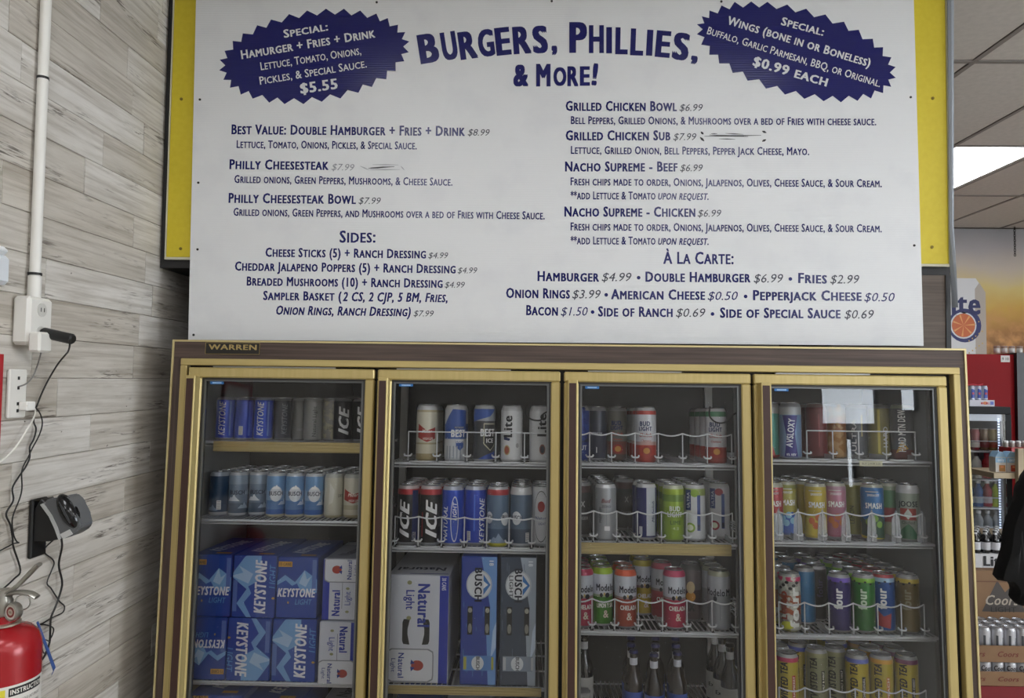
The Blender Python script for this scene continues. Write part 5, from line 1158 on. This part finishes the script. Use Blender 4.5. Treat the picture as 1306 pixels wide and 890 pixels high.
ga = Art().oval('c9c2ba', 0, 0, .0155, .0155, 1, 24, kind='gauge_face').oval('7c2a26', 0, 0, .0115, .0115, 2, 24, kind='gauge_face').oval('b8a898', 0, 0, .007, .007, 3, 16, kind='gauge_face').text('3a3030', '195', 0, .0, .008, .005, layer=4, kind='gauge_numbers')
for k, me in ga.meshes(lambda u, v, l: G @ Vector((u, v, .0035 + .0002 * l))): link(k, me, ex)
bm = bmesh.new(); tube(bm, smooth([(-.01, -.002, ez + .07), (.02, 0, ez + .082), (.045, .0, ez + .105), (.070, .0, ez + .132), (.078, 0, ez + .138)], 4), .005, 8)
for v in bm.verts: v.co.y *= 2.0
obj('squeeze_lever', bm, AL, ex, True)
bm = bmesh.new(); tube(bm, smooth([(.0, .0, ez + .066), (.03, 0, ez + .076), (.060, 0, ez + .074), (.076, 0, ez + .066)], 4), .0048, 8)
for v in bm.verts: v.co.y *= 2.2
obj('carry_handle', bm, AL, ex, True)
bm = bmesh.new(); tube(bm, [(.052 + .017 * math.cos(t), -.012, ez + .058 + .016 * math.sin(t)) for t in [2 * math.pi * k / 16 for k in range(16)]], .0016, 6, True); obj('safety_pin_ring', bm, AL, ex, True)
rl = .0784
LA = Art().rect('d9d6cf', 0, .849, .157, .27, 1, kind='paper_label').rect('171514', .025, .970, .078, .018, 2).text('e6e2da', 'INSTRUCTIONS', .031, .970, .084, .010, layer=3, bold=.03).rect('d6c83a', -.031, .948, .022, .060, 2).text('1a1814', 'A', -.031, .945, .011, .015, layer=3, bold=.03)
for k in range(4): LA.text('3c3a38', ['PULL PIN. HOLD UNIT UPRIGHT.', 'AIM AT BASE OF FIRE.', 'SQUEEZE LEVER.', 'SWEEP SIDE TO SIDE.'][k], .026, .949 - .014 * k, .066, .006, layer=3, bold=.0)
for k, me in LA.meshes(lambda u, v, l: Vector(((rl + .0003 * l) * math.sin(u / rl + 1.0), -(rl + .0003 * l) * math.cos(u / rl + 1.0), v)), step=.006): link(k, me, ex)
bm = bmesh.new()
for q in ((.70,), (.72,)): tube(bm, [(.079 * math.cos(t), .079 * math.sin(t), q[0]) for t in [2 * math.pi * k / 24 for k in range(24)]], .0018, 5, True)
box(bm, -.098, -.0785, -.02, .02, .66, 1.02); obj('wall_bracket', bm, mat('3a3a3a', .4, .5), ex)
a = AX(48, 793, XL + .05); b_ = AX(70, 852, XL + .03); c = AX(66, 861, XL + .03)
tagp = thing('inspection_strap', 'blue plastic strap dangling beside the fire extinguisher', 'tag')
bm = bmesh.new(); d = (b_ - a); n = Vector((0, .006, .002)); vs = [a - n * .5, a + n * .5, b_ + n * .6, c, b_ - n * .8 + Vector((0, 0, -.004))]
F1 = [bm.verts.new(v) for v in vs]; F2 = [bm.verts.new(v + Vector((-.0015, 0, 0))) for v in vs]; bm.faces.new(F1); bm.faces.new(F2[::-1])
for i in range(5): bm.faces.new((F1[i], F2[i], F2[(i + 1) % 5], F1[(i + 1) % 5]))
obj('strap', bm, mat('3a5a9c', .45), tagp)

# ================================================================== BEYOND THE COOLER, RIGHT
# printed mural on the back wall
YW = YB - .012
mu_ = thing('wall_mural', 'sunset wheat field wall mural with giant drink can', 'mural', Matrix.Translation((0, YW, 0)))
mt = bpy.data.materials.new('mural_print'); mt.use_nodes = True; nt = mt.node_tree; b = nt.nodes['Principled BSDF']; b.inputs['Roughness'].default_value = .55
tc = nt.nodes.new('ShaderNodeTexCoord'); sp = nt.nodes.new('ShaderNodeSeparateXYZ'); nt.links.new(tc.outputs['Object'], sp.inputs[0])
n1 = nt.nodes.new('ShaderNodeTexNoise'); n1.inputs['Scale'].default_value = 1.6; n1.inputs['Detail'].default_value = 5; nt.links.new(tc.outputs['Object'], n1.inputs['Vector'])
ma = nt.nodes.new('ShaderNodeMath'); ma.operation = 'MULTIPLY_ADD'; ma.inputs[1].default_value = .35; nt.links.new(n1.outputs[0], ma.inputs[0]); nt.links.new(sp.outputs[2], ma.inputs[2])
mr = nt.nodes.new('ShaderNodeMapRange'); mr.inputs[1].default_value = 1.9; mr.inputs[2].default_value = 3.25; nt.links.new(ma.outputs[0], mr.inputs[0])
cr = nt.nodes.new('ShaderNodeValToRGB')
for p, c in ((0, '4a3428'), (.18, '7c5636'), (.34, 'a87844'), (.48, 'caa24c'), (.60, 'd6c07c'), (.72, 'c9bcae'), (.86, 'b3aeb0'), (1, 'a5a4a8')):
    if p in (0, 1): e = cr.color_ramp.elements[0 if p == 0 else 1]
    else: e = cr.color_ramp.elements.new(p)
    e.position = p; e.color = lin(c)
for e, (p, c) in zip(cr.color_ramp.elements, ((0, '4a3428'), (.18, '7c5636'), (.34, 'a87844'), (.48, 'caa24c'), (.60, 'd6c07c'), (.72, 'c9bcae'), (.86, 'b3aeb0'), (1, 'a5a4a8'))): e.position = p; e.color = lin(c)
nt.links.new(mr.outputs[0], cr.inputs[0])
n2 = nt.nodes.new('ShaderNodeTexNoise'); n2.inputs['Scale'].default_value = 9; n2.inputs['Detail'].default_value = 6; nt.links.new(tc.outputs['Object'], n2.inputs['Vector'])
r2 = nt.nodes.new('ShaderNodeMapRange'); r2.inputs[1].default_value = .42; r2.inputs[2].default_value = .62; nt.links.new(n2.outputs[0], r2.inputs[0])
r3 = nt.nodes.new('ShaderNodeMapRange'); r3.inputs[1].default_value = 2.45; r3.inputs[2].default_value = 2.15; nt.links.new(sp.outputs[2], r3.inputs[0])
mm = nt.nodes.new('ShaderNodeMath'); mm.operation = 'MULTIPLY'; nt.links.new(r2.outputs[0], mm.inputs[0]); nt.links.new(r3.outputs[0], mm.inputs[1])
mx = nt.nodes.new('ShaderNodeMix'); mx.data_type = 'RGBA'; nt.links.new(mm.outputs[0], mx.inputs[0]); nt.links.new(cr.outputs[0], mx.inputs[6]); mx.inputs[7].default_value = lin('c8935c'); nt.links.new(mx.outputs[2], b.inputs['Base Color'])
B('printed_sheet', mt, mu_, 2.2, 6.1, 0, .010, 1.2, ZC - .01)
def MW(px, py): p = AY(px, py, YW); return p.x, p.z
x1_, ztop = MW(1257, 355); zlow = 1.5; xc_ = x1_ - .47
A = Art(); sh = [(xc_ - .47, zlow), (x1_, zlow), (x1_ - .004, ztop - .13), (x1_ - .09, ztop), (xc_ - .38, ztop), (xc_ - .47, ztop - .13)]
A.poly('d8d8da', sh, 1, 'printed_can'); A.poly('b4aaa0', [(x1_ - .10, zlow), (x1_, zlow), (x1_ - .004, ztop - .13), (x1_ - .06, ztop - .04), (x1_ - .10, ztop - .1)], 2, 'printed_can')
a = MW(1196, 397); b_ = MW(1250, 376); A.text('20265c', 'Lite', (a[0] + b_[0]) / 2, (a[1] + b_[1]) / 2, b_[0] - a[0], .20, bold=.035, layer=3)
c = MW(1230, 415); A.oval('2a3068', c[0], c[1], .15, .155, 3); A.oval('d8dade', c[0] - .012, c[1], .118, .122, 4); A.oval('c9683a', c[0] - .012, c[1], .105, .108, 5)
for k in range(7): A.poly('e0a060', [(c[0] - .012, c[1])] + [(c[0] - .012 + .10 * math.cos(.9 * k + q), c[1] + .10 * math.sin(.9 * k + q)) for q in (0, .18)], 6, 'emblem')
for k in range(14): A.rect('c8a860', x1_ - .16 + .03 * (k % 5), c[1] - .15 + .022 * k - .1, .010, .012, 4)
A.poly('7c2a3a', [MW(1219, 401), MW(1224, 404), MW(1219, 407)], 4)
for k, me in A.meshes(lambda u, v, l: Vector((u, -.0012 * l, v))): link(k, me, mu_)
ch = thing('hanging_chain', 'short dark chain hanging from the ceiling before the mural', 'chain')
p0 = AY(1294, 296, 4.26); zc0 = ZC - .006; bm = bmesh.new(); z = zc0; k = 0
while z > AY(1294, 325, 4.26).z:
    tube(bm, [(p0.x + (.008 * math.cos(t) if k % 2 else 0), 4.26 + (0 if k % 2 else .008 * math.cos(t)), z - .014 + .014 * math.sin(t)) for t in [2 * math.pi * q / 8 for q in range(8)]], .003, 4, True); z -= .022; k += 1
obj('chain_links', bm, mat('2a2a2a', .4, .6), ch)

def AYb(xa, xb, ya, yb, Y): a = AY(xa, yb, Y); b_ = AY(xb, ya, Y); return a.x, b_.x, a.z, b_.z
# tall red cooler
YR = 2.65
x0, x1, z0, z1 = AYb(1205, 1293, 452, 890, YR)
rc = thing('red_cooler', 'tall red sided cooler standing behind the small black fridge', 'cooler')
B('red_side_panel', mat('8a0f16', .6, name='red_enamel_panel', noise=.1, nscale=3, spec=.2), rc, x0, x1, YR, YR + .7, 0, z1)
B('black_frame', mat('121213', .4), rc, x1, x1 + .06, YR - .03, YR + .7, 0, z1 + .01); B('door_strip', mat('45484e', .3, .3), rc, x1 + .06, x1 + .11, YR - .02, YR + .7, 0, z1); B('glass_front', mat('1c2026', .1), rc, x1 + .11, x1 + .6, YR, YR + .7, 0, z1)
tgm = Art().rect('c9c4c0', 0, 0, .06, .045).text('504848', '9 10', 0, 0, .045, .02, layer=2)
p = AY(1286, 459, YR - .032)
for k, me in tgm.meshes(flat(Matrix.Translation((p.x, YR - .001, z1 - .03)))): link('price_card', me, rc)
for i, px in enumerate((1274, 1283.5, 1293, 1303)):
    p = AY(px, 452, YR + .04); t = thing('glass_tumbler', 'small silver banded jar, %s from left on top of red cooler' % ORD[i], 'jar', Matrix.Translation((p.x, YR + .06, z1 + .0105)), 'jars on the red cooler')
    bm = bmesh.new(); lathe(bm, [(.017, 0), (.020, .004), (.020, .03), (.018, .034)], 12); obj('jar_body', bm, mat('b8b4b0', .3, .3), t, True); bm = bmesh.new(); lathe(bm, [(.0195, .034), (.0195, .048), (.017, .050)], 12); obj('lid', bm, mat('8c7468', .4), t, True)
# small black glass fridge
YK = 2.14
fx0, fx1, fz0, fz1 = AYb(1180, 1289.5, 519, 697, YK)
cut_l = AY(1205, 600, YK).x
fr = thing('counter_fridge', 'small black glass-fronted fridge full of bottles beyond the cooler', 'fridge')
D_ = .45
BK = mat('101113', .5, spec=.2)
hz = AY(1250, 528, YK).z
B('cabinet_top', BK, fr, fx0, fx1, YK, YK + D_, hz, fz1, bev=.004)
B('cabinet_side', BK, fr, fx0, fx0 + .03, YK + .02, YK + D_, fz0 + .03, hz); sx0 = AY(1284, 600, YK).x
B('cabinet_side', BK, fr, sx0, fx1, YK, YK + D_, fz0 + .03, hz); B('cabinet_base', BK, fr, fx0, fx1, YK, YK + D_, fz0, fz0 + .03)
B('inner_back', mat('6c7278', .5), fr, fx0 + .03, sx0, YK + D_ - .02, YK + D_, fz0 + .03, hz); ledx = AY(1276, 600, YK).x
B('inner_side', mat('9aa2ac', .5), fr, sx0 - .012, sx0, YK + .03, YK + D_ - .02, fz0 + .03, hz)
B('light_bar', mat('f2f6ff', .4, emit=.5), fr, fx0 + .04, sx0 - .03, YK + .05, YK + .07, hz - .035, hz - .012)
bm = bmesh.new(); zz = fz0 + .05
while zz < hz - .02: box(bm, ledx - .004, ledx + .004, YK + .008, YK + .013, zz, zz + .008); zz += .016
obj('led_strip', bm, mat('cfe0ff', .4, emit=1.6), fr)
B('header_light_panel', mat('c8d0dc', .4, emit=.25), fr, fx0 + .035, sx0 - .013, YK + .02, YK + .03, hz - .042, hz)
shz = [AY(1250, y, YK + .06).z for y in (574.5, 610.5, 646.5, 684)]
for z in shz:
    B('fridge_shelf', mat('d0d4d8', .4), fr, fx0 + .03, sx0 - .013, YK + .03, YK + D_ - .03, z - .008, z)
    bm = bmesh.new(); tube(bm, [(fx0 + .03, YK + .035, z + .06), (sx0 - .014, YK + .035, z + .06)], .0025, 5); obj('shelf_rail', bm, mat('c8ccd0', .4), fr)
def soda(px, si, kind, c, lidc, labc, lab, name='drink_bottle', hh=.14, r=.025, dy=0):
    hh *= 1.1; r *= 1.1
    z = shz[si]; p = AY(px, 600, YK + .09 + dy); M = Matrix.Translation((p.x, YK + .09 + dy, z + .0005)); t = thing(name, lab, 'bottle' if kind == 'b' else 'can', M, 'drinks in the small fridge')
    bm = bmesh.new()
    if kind == 'b': lathe(bm, [(r * .9, 0), (r, .005), (r, hh * .35), (r * .9, hh * .45), (r, hh * .55), (r * .9, hh * .68), (r * .45, hh * .82), (r * .42, hh * .88)], 16)
    else: lathe(bm, [(r * .8, 0), (r, .006), (r, hh * .9), (r * .85, hh)], 16)
    obj('body', bm, mat(c, .25, .1), t, True)
    bm = bmesh.new()
    if kind == 'b': lathe(bm, [(r * .52, hh * .88), (r * .52, hh * .99), (r * .48, hh)], 12)
    else: lathe(bm, [(r * .85, hh), (r * .85, hh + .003), (r * .7, hh + .003)], 12)
    obj('cap' if kind == 'b' else 'lid', bm, mat(lidc, .4, .1), t, True)
    bm = bmesh.new(); lathe(bm, [(r * 1.01, hh * .14), (r * 1.02, hh * .15), (r * 1.02, hh * .38), (r * 1.01, hh * .39)], 16, cap=False); obj('paper_label', bm, mat(labc, .5), t, True)
for i, (px, c) in enumerate(((1232, '6a3440'), (1244, '7c2c34'), (1255.5, '6a543c'), (1266.5, '7c7044'))): soda(px, 0, 'c', c, 'b0b0b0', ('2c3c70', 'c8c0b8', '6c2024', '8c3c20')[i], 'dark slim can, %s from left, top shelf of small fridge' % ORD[i], 'slim_can', .118, .024)
for i, (px, c, l, lb, nm) in enumerate(((1233, 'e0e0dc', '202020', '303030', 'hidden white'), (1245.5, 'd8dad6', '202428', '2c2c2c', 'white black-capped'), (1258.5, 'b02c38', 'b83040', '2c5cb0', 'red and blue'), (1268, '8c2434', '8c2434', 'a83040', 'dark red'))): soda(px, 1, 'b', c, l, lb, nm + ' bottle, second shelf of small fridge', dy=(0 if i < 3 else .08))
for i, (px, c, lb, nm) in enumerate(((1235, '3c70a0', 'c8c8c8', 'pale blue'), (1247, '2c5c9c', '9cb0c4', 'blue'), (1258.5, '9c2438', 'b8a8b0', 'crimson'), (1269.5, 'b8d030', '98b828', 'lime yellow'))): soda(px, 2, 'b', c, 'e4e4e4', lb, nm + ' bottle, third shelf of small fridge', hh=.145)
for i, px in enumerate((1236, 1247, 1258.5, 1269.5)): soda(px, 3, 'b', '8c949c', 'c8ccd0', 'a8b0b8', 'clear bottle, %s from left, bottom shelf of small fridge' % ORD[i], hh=.14)
B('fridge_glass', glass_mat('fridge_glass'), fr, fx0 + .031, sx0 - .001, YK + .002, YK + .006, fz0 + .031, hz - .001)
# drinks tray on the fridge
tz = fz1 + .001
tr = thing('drinks_tray', 'white tray of slim cans with red emblem, on the small fridge', 'tray', Matrix.Translation((AY(1248, 510, YK + .08).x, YK + .08, tz)))
B('tray_box', mat('c9c8d2', .5), tr, -.085, .066, -.05, .05, 0, .038); A = Art().oval('d88a3a', .01, .020, .016, .010).text('b03038', 'EE', .01, .019, .055, .012, layer=2, bold=.05).rect('4c5cb0', .05, .02, .02, .02)
for k, me in A.meshes(flat(Matrix.Translation((0, -.0505, 0)))): link(k, me, tr)
for i, (dx, top) in enumerate(((-.055, 0), (-.016, 1), (.023, 2))):
    t = thing('slim_can', 'blue and silver slim can, %s from left in the white tray' % ORD[i], 'can', Matrix.Translation((tr.location.x + dx, YK + .06, tz + .038)), 'slim cans in the tray')
    bm = bmesh.new(); lathe(bm, [(.014, 0), (.0185, .005), (.0185, .078), (.015, .084)], 16); obj('body', bm, mat('b8bccc', .3, .3), t, True); R_ = .0186
    A = Art().poly('3048a0', [(-.012, .012), (.01, .012), (.014, .06), (-.01, .07)], 1).rect('b84048', 0, .04, .012, .012, 2)
    for k, me in A.meshes(lambda u, v, l: Vector(((R_ + .0003 * l) * math.sin(u / R_), -(R_ + .0003 * l) * math.cos(u / R_), v)), step=.005): link(k, me, t)
    bm = bmesh.new(); lathe(bm, [(.015, .084), (.0155, .088), (.012, .088)], 12); obj('lid', bm, mat(('b8bccc', 'b8bccc', 'b8bccc')[i], .3, .5), t, True)
bm = bmesh.new(); tube(bm, smooth([(tr.location.x - .09, YK + .05, tz + .128), (tr.location.x - .05, YK + .05, tz + .134), (tr.location.x - .02, YK + .05, tz + .129), (tr.location.x + .01, YK + .05, tz + .137)], 3), .003, 5); tag(obj('red_ribbon', bm, mat('b8323c', .5)), 'red ribbon lying across the slim cans', 'ribbon')

# counter display shelves at far right
BG = mat('b5a488', .6, name='beige_board', noise=.15, nscale=8)
ds = thing('display_stand', 'beige wooden display stand at the right edge', 'stand')
YS = 1.85
pp_ = AY(1318, 600, YS - .03).x
a0_, a1_, sz1, _ = AYb(1265, 1330, 600, 612, YS)
B('shelf_board', BG, ds, a0_, pp_ + .30, YS - .02, YS + .25, sz1 + .012, sz1 + .042); q0, q1, sz2, _ = AYb(1266, 1330, 680, 694, YS)
B('shelf_board', BG, ds, q0, pp_ + .30, YS - .02, YS + .25, sz2 + .012, sz2 + .042); pp = AYb(1297.5, 1318, 572, 690, YS - .03)
B('front_post', BG, ds, pp[0], pp[1], YS - .05, YS - .022, 0, pp[3]); B('side_post', BG, ds, pp[1] + .30, pp[1] + .36, YS - .05, YS + .25, 0, pp[3])
for i, (xa, xb) in enumerate(((1270, 1283), (1284.5, 1299))):
    x0, x1, z0, z1 = AYb(xa, xb, 581, 605, YS + .02)
    t = thing('juice_carton', ('small' if i == 0 else 'larger') + ' white blue-topped carton on the beige shelf', 'carton', Matrix.Translation(((x0 + x1) / 2, YS + .05, sz1 + .0425)), 'cartons on the beige shelf')
    W = x1 - x0; B('carton_body', mat('c8c2ba', .5), t, -W / 2, W / 2, -.03, .03, 0, .085); bm = bmesh.new(); prism(bm, [(-W / 2, 0), (W / 2, 0), (W * .2, .03), (-W * .2, .03)], -.03, .03, M=Matrix.Translation((0, 0, .0852))); obj('carton_top', bm, mat('8cb0cc', .5), t)
    A = Art().rect('8cb4d0', 0, .068, W, .028).text('e8eef4', 'only', 0, .07, W * .6, .018, layer=2).rect('b0402c' if i else 'b07a3c', W * .12, .022, W * .6, .036).rect('d88a5c', W * .1, .03, W * .3, .012, 2)
    for k, me in A.meshes(flat(Matrix.Translation((0, -.0301, 0)))): link(k, me, t)
bx = thing('red_bin', 'red bin holding little jars above the beige shelf', 'bin'); x0, x1, z0, z1 = AYb(1276, 1325, 570, 583, YS + .22)
B('bin_body', mat('a01c22', .4), bx, x0, x1, YS + .12, YS + .235, sz1 + .045, z1)
for i, px in enumerate((1280, 1288, 1296, 1303.5)):
    p = AY(px, 570, YS + .2); t = thing('spice_jar', 'tiny silver-lidded jar, %s from left in the red bin' % ORD[i], 'jar', Matrix.Translation((p.x, YS + .18, z1 + .0005)), 'jars in the red bin')
    bm = bmesh.new(); lathe(bm, [(.013, 0), (.014, .02), (.012, .025)], 12); obj('jar_body', bm, mat('9c948c', .3), t, True); bm = bmesh.new(); lathe(bm, [(.0145, .0255), (.0145, .036), (.012, .038)], 12); obj('lid', bm, mat('c8c8c8', .3, .5), t, True)
# black six-pack bottles and its white tray
YT = 1.585
x0, x1, z0, z1 = AYb(1238, 1275, 712, 729, YT)
bt = thing('bottle_crate', 'white lettered tray holding dark bottles', 'crate', Matrix.Translation(((x0 + x1) / 2 + .02, YT, z0)))
B('tray', mat('c6c6c8', .5), bt, -(x1 - x0) / 2 - .02, (x1 - x0) / 2 + .06, 0, .17, 0, z1 - z0)
for k, me in Art().text('15151c', 'Lite', .03, (z1 - z0) / 2, .12, .05, bold=.06).meshes(flat(Matrix.Translation((0, -.001, 0)))): link(k, me, bt)
n_ = 0
for rr in range(3):
    for i in range(4):
        px = 1244 + 12.5 * i + rr * 1.5; yy = YT + .03 + .052 * rr; p = AY(px, 700, yy)
        bottle('beer_bottle', 'black bottle, silver neck, %s from left, %s row of white tray' % (ORD[i], ['front', 'middle', 'back'][rr]), Matrix.Translation((p.x, yy, z1 + .0005)), .12, .024, '101012', 'b8b8ba', 'c0c0c4', None, 'dark bottles in the white tray', 'c8c8cc'); n_ += 1
# lager case, cans in trays, red plinth
YQ = 1.30
ex0 = AY(1215, 800, YQ).x; ex1 = ex0 + .62
pz = [AY(1275, y, YQ).z for y in (872, 854, 842, 821)]    # plinth top, tray tops
cv = AY(1275, 728, YQ).z
B_r = thing('red_plinth', 'red plinth under the stacked beer cans', 'plinth'); B('plinth_body', mat('7c1c22', .5), B_r, ex0 - .02, ex1 + .05, YQ - .03, YQ + .46, 0, pz[0] - .001)
CB = mat('8a6a4c', .7, name='brown_cardboard', noise=.1, nscale=15)
def tray(zb, h, lab):
    t = thing('cardboard_tray', lab, 'tray', Matrix.Translation((0, 0, zb)), 'cardboard trays in the stack'); bm = bmesh.new()
    for a in ((ex0, ex1, YQ - .025, YQ - .022, 0, h), (ex0, ex1, YQ + .19, YQ + .193, 0, h), (ex0, ex0 + .003, YQ - .022, YQ + .19, 0, h), (ex1 - .003, ex1, YQ - .022, YQ + .19, 0, h), (ex0 + .003, ex1 - .003, YQ - .022, YQ + .19, 0, .002)): box(bm, *a)
    obj('tray_body', bm, CB, t)
    p = AY(1285, 830, YQ - .021)
    A = Art()
    for k, dx in enumerate((-.16, 0, .16)): A.text('6c2c22', 'Coors', dx, h * .5, .10, h * .32, bold=.02, shear=.3)
    for k, me in A.meshes(flat(Matrix.Translation((p.x, YQ - .0253, 0)))): link(k, me, t)
def can_case(zb, hh, rows, lab, g, cans):
    r = .0285; n = 0
    for j in range(rows):
        for i in range(10):
            x = ex0 + .035 + i * .061; y = YQ + .012 + j * .061
            t = thing('drink_can', '%s, %s from left, %s row' % (lab, ORD[i], ['front', 'second', 'third', 'fourth', 'fifth'][j]), 'can', Matrix.Translation((x, y, zb + .0005)), g)
            link('body', cans[0], t); link('lid', cans[1], t)
            for k, me in cans[2]: link(k, me, t)
trayh = pz[1] - pz[0]
tray(pz[0], trayh, 'lowest brown cardboard tray of the beer stack')
def silver_can(h, letter):
    r = .0285; bm = bmesh.new(); lathe(bm, can_profile(r, h), 20); me = mesh('body', bm, band_mat([(0, 'b8b8bc'), (.05, 'c4c4c8'), (.92, 'b0b0b4')], h, .3, .5), True)
    A = Art()
    if letter: A.text('2a2226', 'Coors', 0, h * .72, .055, .024, bold=.03, shear=.3); A.poly('6c7078', [(-.03, h * .2), (-.01, h * .4), (.0, h * .3), (.012, h * .45), (.03, h * .2)], 1)
    else: A.rect('55585e', deg(r, -25), h * .42, .010, h * .7); A.rect('6c7076', deg(r, 35), h * .4, .006, h * .6)
    am = A.meshes(lambda u, v, l: Vector(((r + .0004 * l) * math.sin(u / r), -(r + .0004 * l) * math.cos(u / r), v)), step=.005)
    return me, lid_mesh(r, h, 'c9cbce'), am
hc = pz[2] - pz[0] - .004
can_case(pz[0] + .002, hc, 1, 'white lettered can in the lowest cardboard tray', 'cans in the lowest tray', silver_can(hc - .001, True))
B('cardboard_pad', CB, B_r, ex0 + .01, ex1 - .01, YQ + .05, YQ + .18, pz[0] + .003, pz[2] - .001)
tray(pz[2], pz[3] - pz[2], 'upper brown cardboard tray of the beer stack')
zt2 = pz[2] + .002
can_case(zt2, .157, 3, 'shrink-wrapped silver can on the upper tray', 'silver cans on the upper tray', silver_can(.157, False))
bz0 = AY(1275, 800, YQ + .30).z
lc = thing('lager_case', 'brown cardboard case printed with grey mountains', 'carton', Matrix.Translation(((ex0 + ex1) / 2, YQ + .225, pz[0] + .001)))
lc_w = ex1 - ex0; cvz = AY(1275, 728, YQ + .225).z
B('case_body', CB, lc, -lc_w / 2, lc_w / 2, 0, .17, 0, cvz - pz[0] - .001)
lx = AY(1277, 770, YQ + .225).x - lc.location.x; lz = AY(1277, 765, YQ + .225).z - lc.location.z
A = Art().poly('4a4440', [(lx - .10, lz - .06), (lx - .02, lz + .10), (lx + .02, lz + .04), (lx + .045, lz + .065), (lx + .13, lz - .06)]).text('b0a494', 'Coors', lx + .005, lz + .0, .17, .05, layer=2, bold=.02, shear=.3).text('2f2a28', 'LIGHT', lx + .01, lz - .048, .13, .026, layer=3, bold=.01).rect('6c4a34', 0, cvz - pz[0] - .056, lc_w, .006)
for k, me in A.meshes(flat(Matrix.Translation((0, -.0006, 0)))): link(k, me, lc)
# the bottle tray stands on this case
bt.location.z = cvz + .001
dz = bt.location.z - z0
for o in list(COL.objects):
    if o.name.startswith('beer_bottle') and o.get('group') == 'dark bottles in the white tray': o.location.z += dz
# table under the small fridge
tb = thing('fridge_table', 'dark table carrying the small black fridge', 'table')
B('table_top', BK, tb, fx0, fx1 - .0, YK + .0, YK + D_, fz0 - .03, fz0 - .001)
for x in (fx0 + .03, fx1 - .03):
    for y in (YK + .03, YK + D_ - .03): B('leg', BK, tb, x - .02, x + .02, y - .02, y + .02, 0, fz0 - .03)
# black jacket on a hook stand at the right
YJ = .62
jk = thing('black_jacket', 'black jacket hanging at the right edge of the picture', 'jacket')
out = [(1305, 612), (1299, 625), (1293, 645), (1286, 672), (1279, 700), (1271, 737), (1284, 741), (1293, 755), (1294, 768), (1306, 772), (1330, 768), (1372, 772), (1380, 700), (1374, 640), (1356, 600), (1338, 588), (1318, 592)]
out = [(q.x, q.y) for q in smooth([(a, b, 0) for a, b in out + out[:1]], 3)][:-1]
bm = bmesh.new(); n = len(out); Lr = []
for dy, s_ in ((-.05, .80), (-.035, .95), (0, 1.0), (.035, .95), (.05, .8)):
    cxp, cyp = 1330, 680; ring = []
    for i, (px, py_) in enumerate(out):
        p = AY(cxp + (px - cxp) * s_, cyp + (py_ - cyp) * (s_ * .5 + .5), YJ); ring.append(bm.verts.new((p.x, YJ + dy + .008 * math.sin(i * .9), p.z)))
    Lr.append(ring)
for A_r, B_r2 in zip(Lr, Lr[1:]):
    for i in range(n): bm.faces.new((A_r[i], A_r[(i + 1) % n], B_r2[(i + 1) % n], B_r2[i]))
bm.faces.new(Lr[0]); bm.faces.new(Lr[-1][::-1])
bmesh.ops.triangulate(bm, faces=[f for f in bm.faces if len(f.verts) > 4])
obj('jacket_body', bm, mat('101011', .9, name='black_cloth', noise=.3, nscale=30, bump=.8), jk, True)
hk = AY(1330, 590, YJ); st = thing('coat_stand', 'slim black coat stand holding the jacket', 'stand', Matrix.Translation((hk.x, YJ + .09, 0)))
bm = bmesh.new(); tube(bm, [(0, 0, .02), (0, 0, hk.z + .05)], .012, 10); lathe(bm, [(.16, 0), (.16, .012), (.02, .025)], 24); obj('pole', bm, BK, st, True)
bm = bmesh.new(); tube(bm, smooth([(0, 0, hk.z + .01), (0, -.05, hk.z + .0), (0, -.09, hk.z + .03)], 4), .006, 8); obj('hook', bm, BK, st, True)

bpy.context.view_layer.update()
